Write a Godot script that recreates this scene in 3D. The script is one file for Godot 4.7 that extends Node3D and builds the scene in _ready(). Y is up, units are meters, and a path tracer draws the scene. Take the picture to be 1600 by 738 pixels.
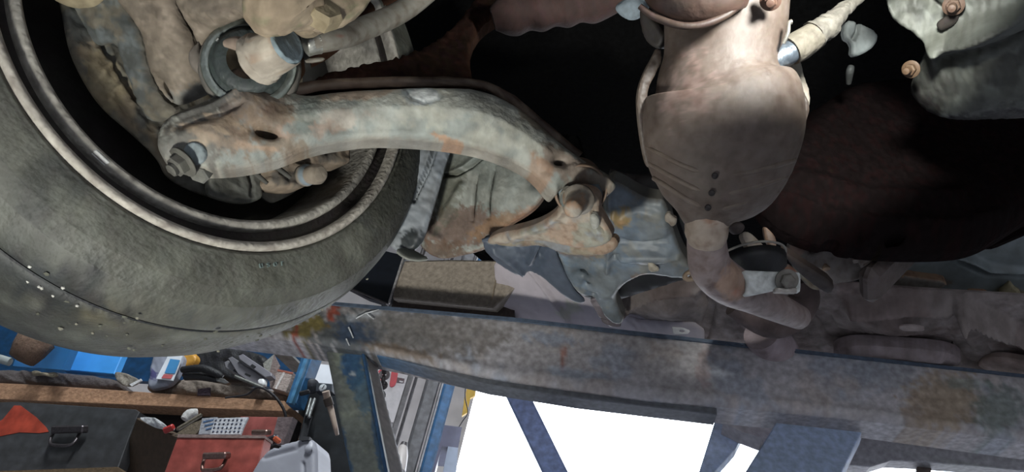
extends Node3D
# A car's underside on a garage lift, seen from below: front wheel, suspension arm, exhaust, gearbox, lift beam, cluttered shelf and a bright open door.

const F := 1200.0                      # focal length in pixels of the 1600 x 738 photograph
var C := Vector3(0, 0.9, 0)            # the camera
var B := Basis.from_euler(Vector3(deg_to_rad(35), 0, 0)) * Basis(Vector3(0, 0, 1), deg_to_rad(14))
var nz := FastNoiseLite.new()
var rng := RandomNumberGenerator.new()
var tex := {}
var mats := {}
var used := {}
var Wc: Vector3                        # front wheel: centre of the inner rim lip, and its axle (pointing inboard)
var Wn: Vector3


# ---------- places ----------
func ray(px, py) -> Vector3:
	return B * Vector3((px - 800.0) / F, (369.0 - py) / F, -1.0)

func P(px, py, d) -> Vector3:
	return C + ray(px, py) * d

func cam(x, y, z) -> Vector3:          # a point by its metres right, up and back from the camera
	return C + B * Vector3(x, y, z)

func pl(a: Array) -> Plane:            # the plane through three points, facing the viewer
	var q := Plane(P(a[0], a[1], a[2]), P(a[3], a[4], a[5]), P(a[6], a[7], a[8]))
	return q if q.distance_to(C) > 0 else -q

func wp(off: float) -> Plane:          # a plane across the axle, off metres inboard of the rim lip
	return Plane(Wn, Wn.dot(Wc) + off)

func vp(px, py, d, qx, qy, e) -> Plane:   # the upright plane through two points
	var p := P(px, py, d)
	var s := P(qx, qy, e) - p
	s.y = 0
	var q := Plane(s.cross(Vector3.UP).normalized(), p)
	return q if q.distance_to(C) > 0 else -q

func lv(h: float) -> Plane:            # the level plane h metres over the camera, facing down
	return Plane(Vector3.DOWN, -(C.y + h))

func nearer(q: Plane, m: float) -> Plane:
	return Plane(q.normal, q.d + m)

func on(q: Plane, px, py) -> Vector3:
	var r := ray(px, py)
	return C + r * ((q.d - q.normal.dot(C)) / q.normal.dot(r))

func dep(p: Vector3) -> float:
	return -(B.transposed() * (p - C)).z


# ---------- colours ----------
func hx(s: String) -> Color:
	return Color(s).srgb_to_linear()

func tint(p: Vector3, o: Dictionary, e := 99.0, px := 0.0, py := 0.0) -> Color:
	var c: Color = o.col
	var v := nz.get_noise_3dv(p * 60.0) * 0.7 + nz.get_noise_3dv(p * 260.0) * 0.45
	c = c * (1.0 + o.get("vary", 0.28) * v)
	for m in o.get("mix", []):           # [colour, level, frequency, strength]: blotches
		var w = nz.get_noise_3dv(p * m[2] + Vector3(m[1] * 37, 5, m[2])) + 0.45 * nz.get_noise_3dv(p * m[2] * 4.3)
		c = c.lerp(m[0] * (1.0 + 0.3 * v), smoothstep(m[1] - 0.12, m[1] + 0.14, w) * m[3])
	if o.has("er") and e < o.er[1]:      # worn or rusty edge
		c = c.lerp(o.er[0], (1.0 - smoothstep(0.0, o.er[1], e + 0.6 * o.er[1] * nz.get_noise_3dv(p * 150.0))) * (o.er[2] if o.er.size() > 2 else 0.85))
	for m in o.get("pat", []):           # [x, y, rx, ry, turn, colour, strength]: stains on a sheet
		var q := (Vector2(px, py) - Vector2(m[0], m[1])).rotated(-m[4]) / Vector2(m[2], m[3])
		var w: float = q.length() + 0.55 * nz.get_noise_3dv(p * 90.0) + 0.3 * nz.get_noise_3dv(p * 330.0)
		if w < 1.2:
			c = c.lerp(m[5] * (1.0 + 0.35 * v), (1.0 - smoothstep(0.75, 1.15, w)) * m[6])
	for m in o.get("spot", []):          # [place, radius, colour, strength]: stains on any other shape
		var w: float = p.distance_to(m[0]) / m[1] + 0.6 * nz.get_noise_3dv(p * 90.0) + 0.3 * nz.get_noise_3dv(p * 330.0)
		if w < 1.2:
			c = c.lerp(m[2] * (1.0 + 0.35 * v), (1.0 - smoothstep(0.7, 1.15, w)) * m[3])
	return Color(clampf(c.r, 0.004, 0.95), clampf(c.g, 0.004, 0.95), clampf(c.b, 0.004, 0.95))


# ---------- meshes ----------
class Body:
	var v := PackedVector3Array()
	var c := PackedColorArray()
	var ix := PackedInt32Array()
	func put(p: Vector3, col: Color) -> int:
		v.append(p)
		c.append(col)
		return v.size() - 1
	func tri(a: int, b: int, d: int) -> void:      # anticlockwise seen from outside
		ix.append(a)
		ix.append(d)
		ix.append(b)
	func quad(a: int, b: int, d: int, e: int) -> void:
		tri(a, b, d)
		tri(a, d, e)
	func face(ps: Array, col) -> void:             # a flat face with corners of its own
		var k := []
		for i in ps.size():
			k.append(put(ps[i], col[i] if col is Array else col))
		for i in range(1, ps.size() - 1):
			tri(k[0], k[i], k[i + 1])
	func done() -> ArrayMesh:
		var n := PackedVector3Array()
		n.resize(v.size())
		for i in range(0, ix.size(), 3):
			var a := v[ix[i]]
			var f := (v[ix[i + 2]] - a).cross(v[ix[i + 1]] - a)
			n[ix[i]] += f
			n[ix[i + 1]] += f
			n[ix[i + 2]] += f
		for i in n.size():
			n[i] = n[i].normalized() if n[i].length_squared() > 0 else Vector3.UP
		var arr := []
		arr.resize(Mesh.ARRAY_MAX)
		arr[Mesh.ARRAY_VERTEX] = v
		arr[Mesh.ARRAY_NORMAL] = n
		arr[Mesh.ARRAY_COLOR] = c
		arr[Mesh.ARRAY_INDEX] = ix
		var m := ArrayMesh.new()
		m.add_surface_from_arrays(Mesh.PRIMITIVE_TRIANGLES, arr)
		return m


func poly(a: Array, rounds: int) -> PackedVector2Array:
	var g := PackedVector2Array()
	for i in range(0, a.size(), 2):
		g.append(Vector2(a[i], a[i + 1]))
	for k in rounds:
		var h := PackedVector2Array()
		for i in g.size():
			var p := g[i]
			var q := g[(i + 1) % g.size()]
			var s := 0.25 if p.distance_to(q) < 60 else 15.0 / p.distance_to(q)
			h.append(p.lerp(q, s))
			h.append(q.lerp(p, s))
		g = h
	return g


# A pressed or cast piece with real thickness: its outline lies on a plane, its face is rounded towards the edge and carries domes, ribs, grooves, dents and holes.
func sheet(a: Array, pln: Plane, o: Dictionary, body: Body = null) -> Body:
	var g := poly(a, o.get("sm", 2))
	var s: float = o.get("c", 4.0)
	var box := Rect2(g[0], Vector2.ZERO)
	for p in g:
		box = box.expand(p)
	var x0 := box.position.x - 2.3 * s
	var y0 := box.position.y - 2.3 * s
	var w := int(ceil(box.size.x / s)) + 6
	var hh := int(ceil(box.size.y / s)) + 6
	var sd := PackedFloat32Array()
	sd.resize(w * hh)
	sd.fill(1e6)
	for i in g.size():                                # exact near the outline
		var p := g[i]
		var q := g[(i + 1) % g.size()]
		var ax := maxi(0, int((minf(p.x, q.x) - x0) / s) - 2)
		var bx_ := mini(w - 1, int((maxf(p.x, q.x) - x0) / s) + 3)
		var ay := maxi(0, int((minf(p.y, q.y) - y0) / s) - 2)
		var by := mini(hh - 1, int((maxf(p.y, q.y) - y0) / s) + 3)
		var pq := q - p
		var l2 := maxf(pq.length_squared(), 1e-6)
		for y in range(ay, by + 1):
			for x in range(ax, bx_ + 1):
				var z := Vector2(x0 + x * s, y0 + y * s) - p
				var d := (z - pq * clampf(z.dot(pq) / l2, 0.0, 1.0)).length()
				if d < sd[y * w + x]:
					sd[y * w + x] = d
	for y in range(1, hh):                            # further in by two sweeps
		for x in range(1, w - 1):
			var i := y * w + x
			sd[i] = minf(minf(sd[i], sd[i - 1] + s), minf(minf(sd[i - w], sd[i - w]) + s, minf(sd[i - w - 1], sd[i - w + 1]) + 1.414 * s))
	for y in range(hh - 2, -1, -1):
		for x in range(w - 2, 0, -1):
			var i := y * w + x
			sd[i] = minf(minf(sd[i], sd[i + 1] + s), minf(sd[i + w] + s, minf(sd[i + w - 1], sd[i + w + 1]) + 1.414 * s))
	for y in hh:
		var yy := y0 + y * s + 0.0007
		var cuts := []
		for i in g.size():
			var p := g[i]
			var q := g[(i + 1) % g.size()]
			if (p.y > yy) != (q.y > yy):
				cuts.append(p.x + (yy - p.y) / (q.y - p.y) * (q.x - p.x))
		cuts.sort()
		var k := 0
		var inside := false
		for x in w:
			while k < cuts.size() and cuts[k] < x0 + x * s:
				k += 1
				inside = not inside
			if not inside:
				sd[y * w + x] = -sd[y * w + x]
	var sd0 := sd.duplicate()
	for m in o.get("holes", []):                      # [x, y, rx, ry, turn]
		var rad := minf(m[2], m[3])
		for y in range(maxi(0, int((m[1] - m[2] - m[3] - y0) / s) - 2), mini(hh, int((m[1] + m[2] + m[3] - y0) / s) + 3)):
			for x in range(maxi(0, int((m[0] - m[2] - m[3] - x0) / s) - 2), mini(w, int((m[0] + m[2] + m[3] - x0) / s) + 3)):
				var q := (Vector2(x0 + x * s, y0 + y * s) - Vector2(m[0], m[1])).rotated(-m[4]) / Vector2(m[2], m[3])
				sd[y * w + x] = minf(sd[y * w + x], (q.length() - 1.0) * rad)
	var mid := box.get_center()
	var k_ := dep(on(pln, mid.x, mid.y)) / F          # metres to a pixel
	var r: float = o.get("r", 0.003)
	var rp := r / k_
	var t: float = o.get("t", 0.004)
	var ribs := []
	for m in o.get("ribs", []):                       # [[x, y, x, y ...], width, height]
		var pts := PackedVector2Array()
		for i in range(0, m[0].size(), 2):
			pts.append(Vector2(m[0][i], m[0][i + 1]))
		var bb := Rect2(pts[0], Vector2.ZERO)
		for p in pts:
			bb = bb.expand(p)
		ribs.append([pts, m[1], m[2], bb.grow(m[1] * 2.4)])
	var bumps: Array = o.get("bumps", [])
	var dome: Array = o.get("dome", [0.0, 1.0])
	var curl: Array = o.get("curl", [])
	var na: float = o.get("na", 0.0)
	var nf: float = o.get("nf", 0.03)
	var b := body if body else Body.new()
	var first := b.v.size()
	var backs := PackedInt32Array()
	var spot := func(x: float, y: float, e: float, e0: float) -> int:
		var h := 0.0
		if e < rp:
			var u := 1.0 - maxf(e, 0.0) / rp
			h -= r * (1.0 - sqrt(maxf(0.0, 1.0 - u * u)))
		if dome[0] != 0.0:
			var u := 1.0 - clampf(e0 / dome[1], 0.0, 1.0)
			h += dome[0] * (1.0 - u * u)
		for m in curl:                                # [x, y, turn, half width, height]: a barrel across that width
			var q: float = (Vector2(x, y) - Vector2(m[0], m[1])).rotated(-m[2]).y / m[3]
			h += m[4] * sqrt(maxf(0.0, 1.0 - q * q))
		for m in ribs:
			if m[3].has_point(Vector2(x, y)):
				var dd := 1e9
				for i in range(m[0].size() - 1):
					var pq: Vector2 = m[0][i + 1] - m[0][i]
					var z: Vector2 = Vector2(x, y) - m[0][i]
					dd = minf(dd, (z - pq * clampf(z.dot(pq) / maxf(pq.length_squared(), 1e-6), 0.0, 1.0)).length())
				h += m[2] * exp(-dd * dd / (m[1] * m[1]))
		for m in bumps:                               # [x, y, rx, ry, turn, height, sharp]
			var q := (Vector2(x, y) - Vector2(m[0], m[1])).rotated(-m[4]) / Vector2(m[2], m[3])
			var l := q.length()
			if l < 1.6:
				h += m[5] * ((1.0 - smoothstep(0.8, 1.1, l)) if m.size() > 6 else exp(-2.0 * l * l))
		var p := on(pln, x, y)
		if na > 0.0:
			h += na * nz.get_noise_2d(x / nf * 0.03, y / nf * 0.03)
		var col := tint(p, o, e0, x, y)
		var id := b.put(p + pln.normal * h, col)
		b.put(p - pln.normal * t, col)
		return id
	var at := PackedInt32Array()
	at.resize(w * hh)
	at.fill(-1)
	var ex := {}
	for y in range(hh - 1):
		for x in range(w - 1):
			var i := y * w + x
			var cs := [i, i + w, i + w + 1, i + 1]
			var n_in := 0
			for k in cs:
				if sd[k] > 0:
					n_in += 1
			if n_in == 0:
				continue
			var ring := []
			var cut := []
			for k in 4:
				var c0: int = cs[k]
				var c1: int = cs[(k + 1) % 4]
				if sd[c0] > 0:
					if at[c0] < 0:
						at[c0] = spot.call(x0 + (c0 % w) * s, y0 + (c0 / w) * s, sd[c0], sd0[c0])
					ring.append(at[c0])
				if (sd[c0] > 0) != (sd[c1] > 0):
					var key := mini(c0, c1) * 4 + (1 if absi(c0 - c1) == 1 else 2)
					if not ex.has(key):
						var f := sd[c0] / (sd[c0] - sd[c1])
						ex[key] = spot.call(x0 + lerpf(c0 % w, c1 % w, f) * s, y0 + lerpf(c0 / w, c1 / w, f) * s, 0.0, lerpf(sd0[c0], sd0[c1], f))
					ring.append(ex[key])
					cut.append([ex[key], sd[c0] > 0])
			for k in range(1, ring.size() - 1):
				b.tri(ring[0], ring[k], ring[k + 1])
				b.tri(ring[0] + 1, ring[k + 1] + 1, ring[k] + 1)
			for k in range(cut.size()):                # the wall between where the outline leaves and enters the cell
				if cut[k][1]:
					var p0: int = cut[k][0]
					var p1: int = cut[(k + 1) % cut.size()][0]
					var e0 := b.put(b.v[p0], b.c[p0])
					var e1 := b.put(b.v[p1], b.c[p1])
					var e2 := b.put(b.v[p1 + 1], b.c[p1])
					var e3 := b.put(b.v[p0 + 1], b.c[p0])
					b.quad(e0, e3, e2, e1)
	return b


# A flat-faced plate or block cut to an outline, with chamfered front edges.
func slab(a: Array, pln: Plane, t: float, o: Dictionary, body: Body = null, chamfer := 0.0) -> Body:
	var g := poly(a, o.get("sm", 0))
	if Geometry2D.is_polygon_clockwise(g):
		g.reverse()
	# in pixels (y down) Godot's "anticlockwise" test is mirrored; make the order anticlockwise as seen
	var area := 0.0
	for i in g.size():
		area += g[i].cross(g[(i + 1) % g.size()])
	if area > 0:
		g.reverse()
	var b := body if body else Body.new()
	var inner := g
	if chamfer > 0.0:
		inner = PackedVector2Array()
		for i in g.size():
			var p := g[i]
			var u := (g[(i + g.size() - 1) % g.size()] - p).normalized()
			var v := (g[(i + 1) % g.size()] - p).normalized()
			var m := u + v
			var sn := absf(u.cross(v))
			var step := m / maxf(sn, 0.35) * chamfer if sn > 0.05 else Vector2(v.y, -v.x) * -chamfer
			if not Geometry2D.is_point_in_polygon(p + step, g):
				step = -step
			inner.append(p + step)
	var tri := Geometry2D.triangulate_polygon(inner)
	var cdep := chamfer * dep(on(pln, g[0].x, g[0].y)) / F
	var fr := []
	var ed := []
	var bk := []
	var cl := []
	for i in g.size():
		fr.append(on(pln, inner[i].x, inner[i].y))
		var p := on(pln, g[i].x, g[i].y)
		ed.append(p - pln.normal * cdep)
		bk.append(p - pln.normal * t)
		cl.append(tint(p, o, 99, g[i].x, g[i].y))
	for i in range(0, tri.size(), 3):
		var q := [tri[i], tri[i + 1], tri[i + 2]]
		if (inner[q[1]] - inner[q[0]]).cross(inner[q[2]] - inner[q[0]]) > 0:
			q = [q[0], q[2], q[1]]
		b.face([fr[q[0]], fr[q[1]], fr[q[2]]], [cl[q[0]], cl[q[1]], cl[q[2]]])
		b.face([bk[q[0]], bk[q[2]], bk[q[1]]], [cl[q[0]], cl[q[2]], cl[q[1]]])
	for i in g.size():
		var j := (i + 1) % g.size()
		if chamfer > 0.0:
			b.face([fr[i], ed[i], ed[j], fr[j]], [cl[i], cl[i], cl[j], cl[j]])
		b.face([ed[i], bk[i], bk[j], ed[j]], [cl[i], cl[i], cl[j], cl[j]])
	return b


# A pipe, hose or round bar along points [x, y, depth, radius in pixels]; flat squeezes it along the line of sight.
func tube(pts: Array, o: Dictionary, body: Body = null) -> Body:
	var pp := []
	var rr := []
	for m in pts:
		pp.append(P(m[0], m[1], m[2]))
		rr.append(m[3] * m[2] / F)
	return sweep(pp, rr, o, body)

func sweep(pp: Array, rr: Array, o: Dictionary, body: Body = null) -> Body:
	var b := body if body else Body.new()
	var segs: int = o.get("seg", 20)
	var steps: int = o.get("step", 6)
	var flat: float = o.get("flat", 1.0)
	var line := []
	var rad := []
	for i in range(pp.size() - 1):
		var a: Vector3 = pp[maxi(i - 1, 0)]
		var z: Vector3 = pp[mini(i + 2, pp.size() - 1)]
		var straight: bool = o.get("straight", false)
		for k in steps:
			var f := float(k) / steps
			line.append(pp[i].lerp(pp[i + 1], f) if straight else pp[i].cubic_interpolate(pp[i + 1], a, z, f))
			rad.append(lerpf(rr[i], rr[i + 1], f) if straight else cubic_interpolate(rr[i], rr[i + 1], rr[maxi(i - 1, 0)], rr[mini(i + 2, rr.size() - 1)], f))
	line.append(pp[-1])
	rad.append(rr[-1])
	var n := line.size()
	var u := Vector3.ZERO
	var rings := []
	for i in n:
		var tdir: Vector3 = (line[mini(i + 1, n - 1)] - line[maxi(i - 1, 0)]).normalized()
		var see: Vector3 = (C - line[i]).normalized() if o.has("flat") else (u if u != Vector3.ZERO else (Vector3.UP if absf(tdir.y) < 0.9 else Vector3.RIGHT))
		u = (see - tdir * see.dot(tdir)).normalized()
		var w := tdir.cross(u)
		var ring := []
		for k in segs:
			var a := TAU * k / segs
			var dir := u * (cos(a) * flat) + w * sin(a)
			var p: Vector3 = line[i] + dir * rad[i]
			if o.has("na"):
				p += dir * o.na * nz.get_noise_3dv(p * o.get("nf", 120.0))
			ring.append(b.put(p, tint(p, o)))
		rings.append(ring)
	for i in range(n - 1):
		for k in segs:
			var j := (k + 1) % segs
			b.quad(rings[i][k], rings[i][j], rings[i + 1][j], rings[i + 1][k])
	if not o.get("open", false):
		for e in [0, n - 1]:
			var ps := []
			var cl := []
			for k in segs:
				var q: int = rings[e][k if e > 0 else segs - 1 - k]
				ps.append(b.v[q])
				cl.append(b.c[q])
			b.face(ps, cl)
	return b


# A turned shape: profile points [radius, height] about an axis; lobes > 0 makes it a polygon (a hexagon nut).
func lathe(at: Vector3, axis: Vector3, prof: Array, o: Dictionary, body: Body = null) -> Body:
	var b := body if body else Body.new()
	var segs: int = o.get("seg", 32)
	var sharp: bool = o.get("sharp", false)
	axis = axis.normalized()
	var u := axis.cross(Vector3.UP if absf(axis.y) < 0.9 else Vector3.RIGHT).normalized()
	var w := axis.cross(u)
	var a0: float = o.get("from", 0.0)
	var a1: float = o.get("to", TAU)
	var full := is_equal_approx(a1 - a0, TAU)
	var rings := []
	for m in prof:
		var ring := []
		for k in segs if full else segs + 1:
			var a: float = a0 + (a1 - a0) * k / segs + o.get("turn", 0.0)
			var p: Vector3 = at + axis * m[1] + (u * cos(a) + w * sin(a)) * m[0]
			if o.has("na"):
				p += (p - at).normalized() * o.na * nz.get_noise_3dv(p * o.get("nf", 100.0))
			var oo := o
			if m.size() > 2:
				oo = o.duplicate()
				oo.col = m[2]
			ring.append(b.put(p, tint(p, oo)))
		rings.append(ring)
	for i in range(rings.size() - 1):
		for k in segs:
			var j: int = (k + 1) % rings[i].size()
			if sharp:
				var q := [rings[i][k], rings[i][j], rings[i + 1][j], rings[i + 1][k]]
				var ps := []
				for z in q:
					ps.append(b.v[z])
				b.face(ps, b.c[q[0]])
			else:
				b.quad(rings[i][k], rings[i][j], rings[i + 1][j], rings[i + 1][k])
	return b


# A box with chamfered edges.
func box(at: Vector3, bs: Basis, size: Vector3, ch: float, o: Dictionary, body: Body = null) -> Body:
	var b := body if body else Body.new()
	var h := size / 2.0
	ch = minf(ch, minf(h.x, minf(h.y, h.z)) * 0.9)
	var pt := func(sx: int, sy: int, sz: int, ax: int) -> Vector3:
		var q := Vector3(sx, sy, sz) * (h - Vector3.ONE * ch)
		q[ax] = Vector3(sx, sy, sz)[ax] * h[ax]
		return at + bs * q
	var add := func(ps: Array, out: Vector3):
		var n: Vector3 = (ps[1] - ps[0]).cross(ps[2] - ps[0])
		if n.dot(bs * out) < 0:
			ps.reverse()
		var cl := []
		for p in ps:
			cl.append(tint(p, o))
		b.face(ps, cl)
	for ax in 3:
		var i := (ax + 1) % 3
		var j := (ax + 2) % 3
		for s in [-1, 1]:
			var ps := []
			for q in [[-1, -1], [1, -1], [1, 1], [-1, 1]]:
				var sg := [0, 0, 0]
				sg[ax] = s
				sg[i] = q[0]
				sg[j] = q[1]
				ps.append(pt.call(sg[0], sg[1], sg[2], ax))
			var out := Vector3.ZERO
			out[ax] = s
			add.call(ps, out)
		for s in [-1, 1]:
			for r in [-1, 1]:
				var ps := []
				for q in [[-1, i], [1, i], [1, j], [-1, j]]:
					var sg := [0, 0, 0]
					sg[ax] = q[0]
					sg[i] = s
					sg[j] = r
					ps.append(pt.call(sg[0], sg[1], sg[2], q[1]))
				var out := Vector3.ZERO
				out[i] = s
				out[j] = r
				add.call(ps, out)
	for sx in [-1, 1]:
		for sy in [-1, 1]:
			for sz in [-1, 1]:
				add.call([pt.call(sx, sy, sz, 0), pt.call(sx, sy, sz, 1), pt.call(sx, sy, sz, 2)], Vector3(sx, sy, sz))
	return b

func bar(p: Vector3, q: Vector3, wide: float, deep: float, o: Dictionary, body: Body = null, face := Vector3.ZERO, ch := 0.003) -> Body:   # a square bar between two points, its wide face to the viewer
	var y := (q - p).normalized()
	var z := (C - (p + q) / 2.0) if face == Vector3.ZERO else face
	z = (z - y * z.dot(y)).normalized()
	return box((p + q) / 2.0, Basis(y.cross(z), y, z), Vector3(wide, p.distance_to(q), deep), ch, o, body)


# ---------- names, materials ----------
func numbered(holder: Node, called: String) -> String:
	var key := str(holder.get_instance_id()) + called
	used[key] = used.get(key, -1) + 1
	return called if used[key] == 0 else "%s_%03d" % [called, used[key]]

func thing(called: String, label: String, category: String, group := "") -> Node3D:
	var o := Node3D.new()
	o.name = numbered(self, called)
	add_child(o, true)
	o.set_meta("label", label)
	o.set_meta("category", category)
	if group:
		o.set_meta("group", group)
	return o

func part(root: Node3D, called: String, b: Body, m: Material, label := "") -> MeshInstance3D:
	var o := MeshInstance3D.new()
	o.name = numbered(root, called)
	o.mesh = b.done()
	o.material_override = m
	root.add_child(o, true)
	if label:
		o.set_meta("label", label)
	return o

func solo(called: String, b: Body, m: Material, label: String, category: String, group := "") -> MeshInstance3D:
	var o := part(self, called, b, m, label)
	o.set_meta("category", category)
	if group:
		o.set_meta("group", group)
	return o

func struct(called: String, b: Body, m: Material) -> MeshInstance3D:
	var o := part(self, called, b, m)
	o.set_meta("kind", "structure")
	return o

func settle() -> void:                 # give every thing made of parts its node at its base
	for o in get_children():
		if o is MeshInstance3D or not o.has_meta("label"):
			continue
		var bb := AABB()
		var some := false
		for k in o.get_children():
			if k is MeshInstance3D:
				var q: AABB = k.mesh.get_aabb()
				bb = bb.merge(q) if some else q
				some = true
		var base := bb.get_center()
		base.y = bb.position.y
		o.position = base
		for k in o.get_children():
			k.position -= base

func noise_tex(freq: float, oct: int, lo: Color, hi: Color, bump := 0.0, kind := FastNoiseLite.TYPE_SIMPLEX_SMOOTH, mid = null) -> NoiseTexture2D:
	var n := FastNoiseLite.new()
	n.noise_type = kind
	n.seed = tex.size() * 7 + 3
	n.frequency = freq
	n.fractal_octaves = oct
	var t := NoiseTexture2D.new()
	t.width = 512
	t.height = 512
	t.seamless = true
	t.noise = n
	if bump > 0.0:
		t.as_normal_map = true
		t.bump_strength = bump
	else:
		var g := Gradient.new()
		g.set_color(0, lo)
		g.set_color(1, hi)
		if mid != null:
			g.add_point(0.5, mid)
		t.color_ramp = g
	return t

func mat(grain: String, rough: float, metal := 0.0, bump := "n_fine", amount := 0.6, scale := 5.0) -> StandardMaterial3D:
	var key := "%s %f %f %s %f %f" % [grain, rough, metal, bump, amount, scale]
	if not mats.has(key):
		var m := StandardMaterial3D.new()
		m.resource_name = grain
		m.vertex_color_use_as_albedo = true
		m.albedo_texture = tex[grain]
		m.roughness = rough
		m.metallic = metal
		m.uv1_triplanar = true
		m.uv1_world_triplanar = true
		m.uv1_scale = Vector3.ONE * scale
		if bump:
			m.normal_enabled = true
			m.normal_texture = tex[bump]
			m.normal_scale = amount
		mats[key] = m
	return mats[key]

func hexbolt(root: Node3D, called: String, at: Vector3, axis: Vector3, r: float, len_: float, o: Dictionary, m: Material, washer := true) -> void:
	var b := Body.new()
	if washer:
		lathe(at, axis, [[0.0, -0.001], [r * 1.5, 0.0], [r * 1.5, r * 0.25], [r * 0.9, r * 0.3]], o, b)
	var h := o.duplicate()
	h.seg = 6
	h.sharp = true
	h.turn = 0.4
	lathe(at, axis, [[r, r * 0.25], [r, r * 1.0], [r * 0.8, r * 1.15], [0.0, r * 1.15]], h, b)
	if len_ > 0.0:
		var th := [[r * 0.62, r * 1.1]]
		var k := 6
		for i in k:
			th.append([r * 0.62, r * 1.1 + len_ * (i + 0.2) / k])
			th.append([r * 0.54, r * 1.1 + len_ * (i + 0.7) / k])
		th.append([r * 0.5, r * 1.1 + len_])
		th.append([0.0, r * 1.1 + len_ * 1.04])
		lathe(at, axis, th, o, b)
	part(root, called, b, m)

func lettering(root: Node3D, called: String, words: String, q: Plane, px: float, py: float, tall_px: float, along: Vector2, col: Color, raise := 0.002, font := "Droid Sans") -> void:
	var t := TextMesh.new()
	var f := SystemFont.new()
	f.font_names = [font]
	t.font = f
	t.text = words
	t.font_size = 32
	var at := on(q, px, py)
	var k := dep(at) / F
	t.pixel_size = tall_px * k / 24.0
	t.depth = 0.002
	var o := MeshInstance3D.new()
	o.name = numbered(root, called)
	o.mesh = t
	var m := StandardMaterial3D.new()
	m.albedo_color = col
	m.roughness = 0.7
	o.material_override = m
	root.add_child(o, true)
	var x := (on(q, px + along.x * 10, py + along.y * 10) - at).normalized()
	o.transform = Transform3D(Basis(x, q.normal.cross(x), q.normal), at + q.normal * raise)


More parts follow.
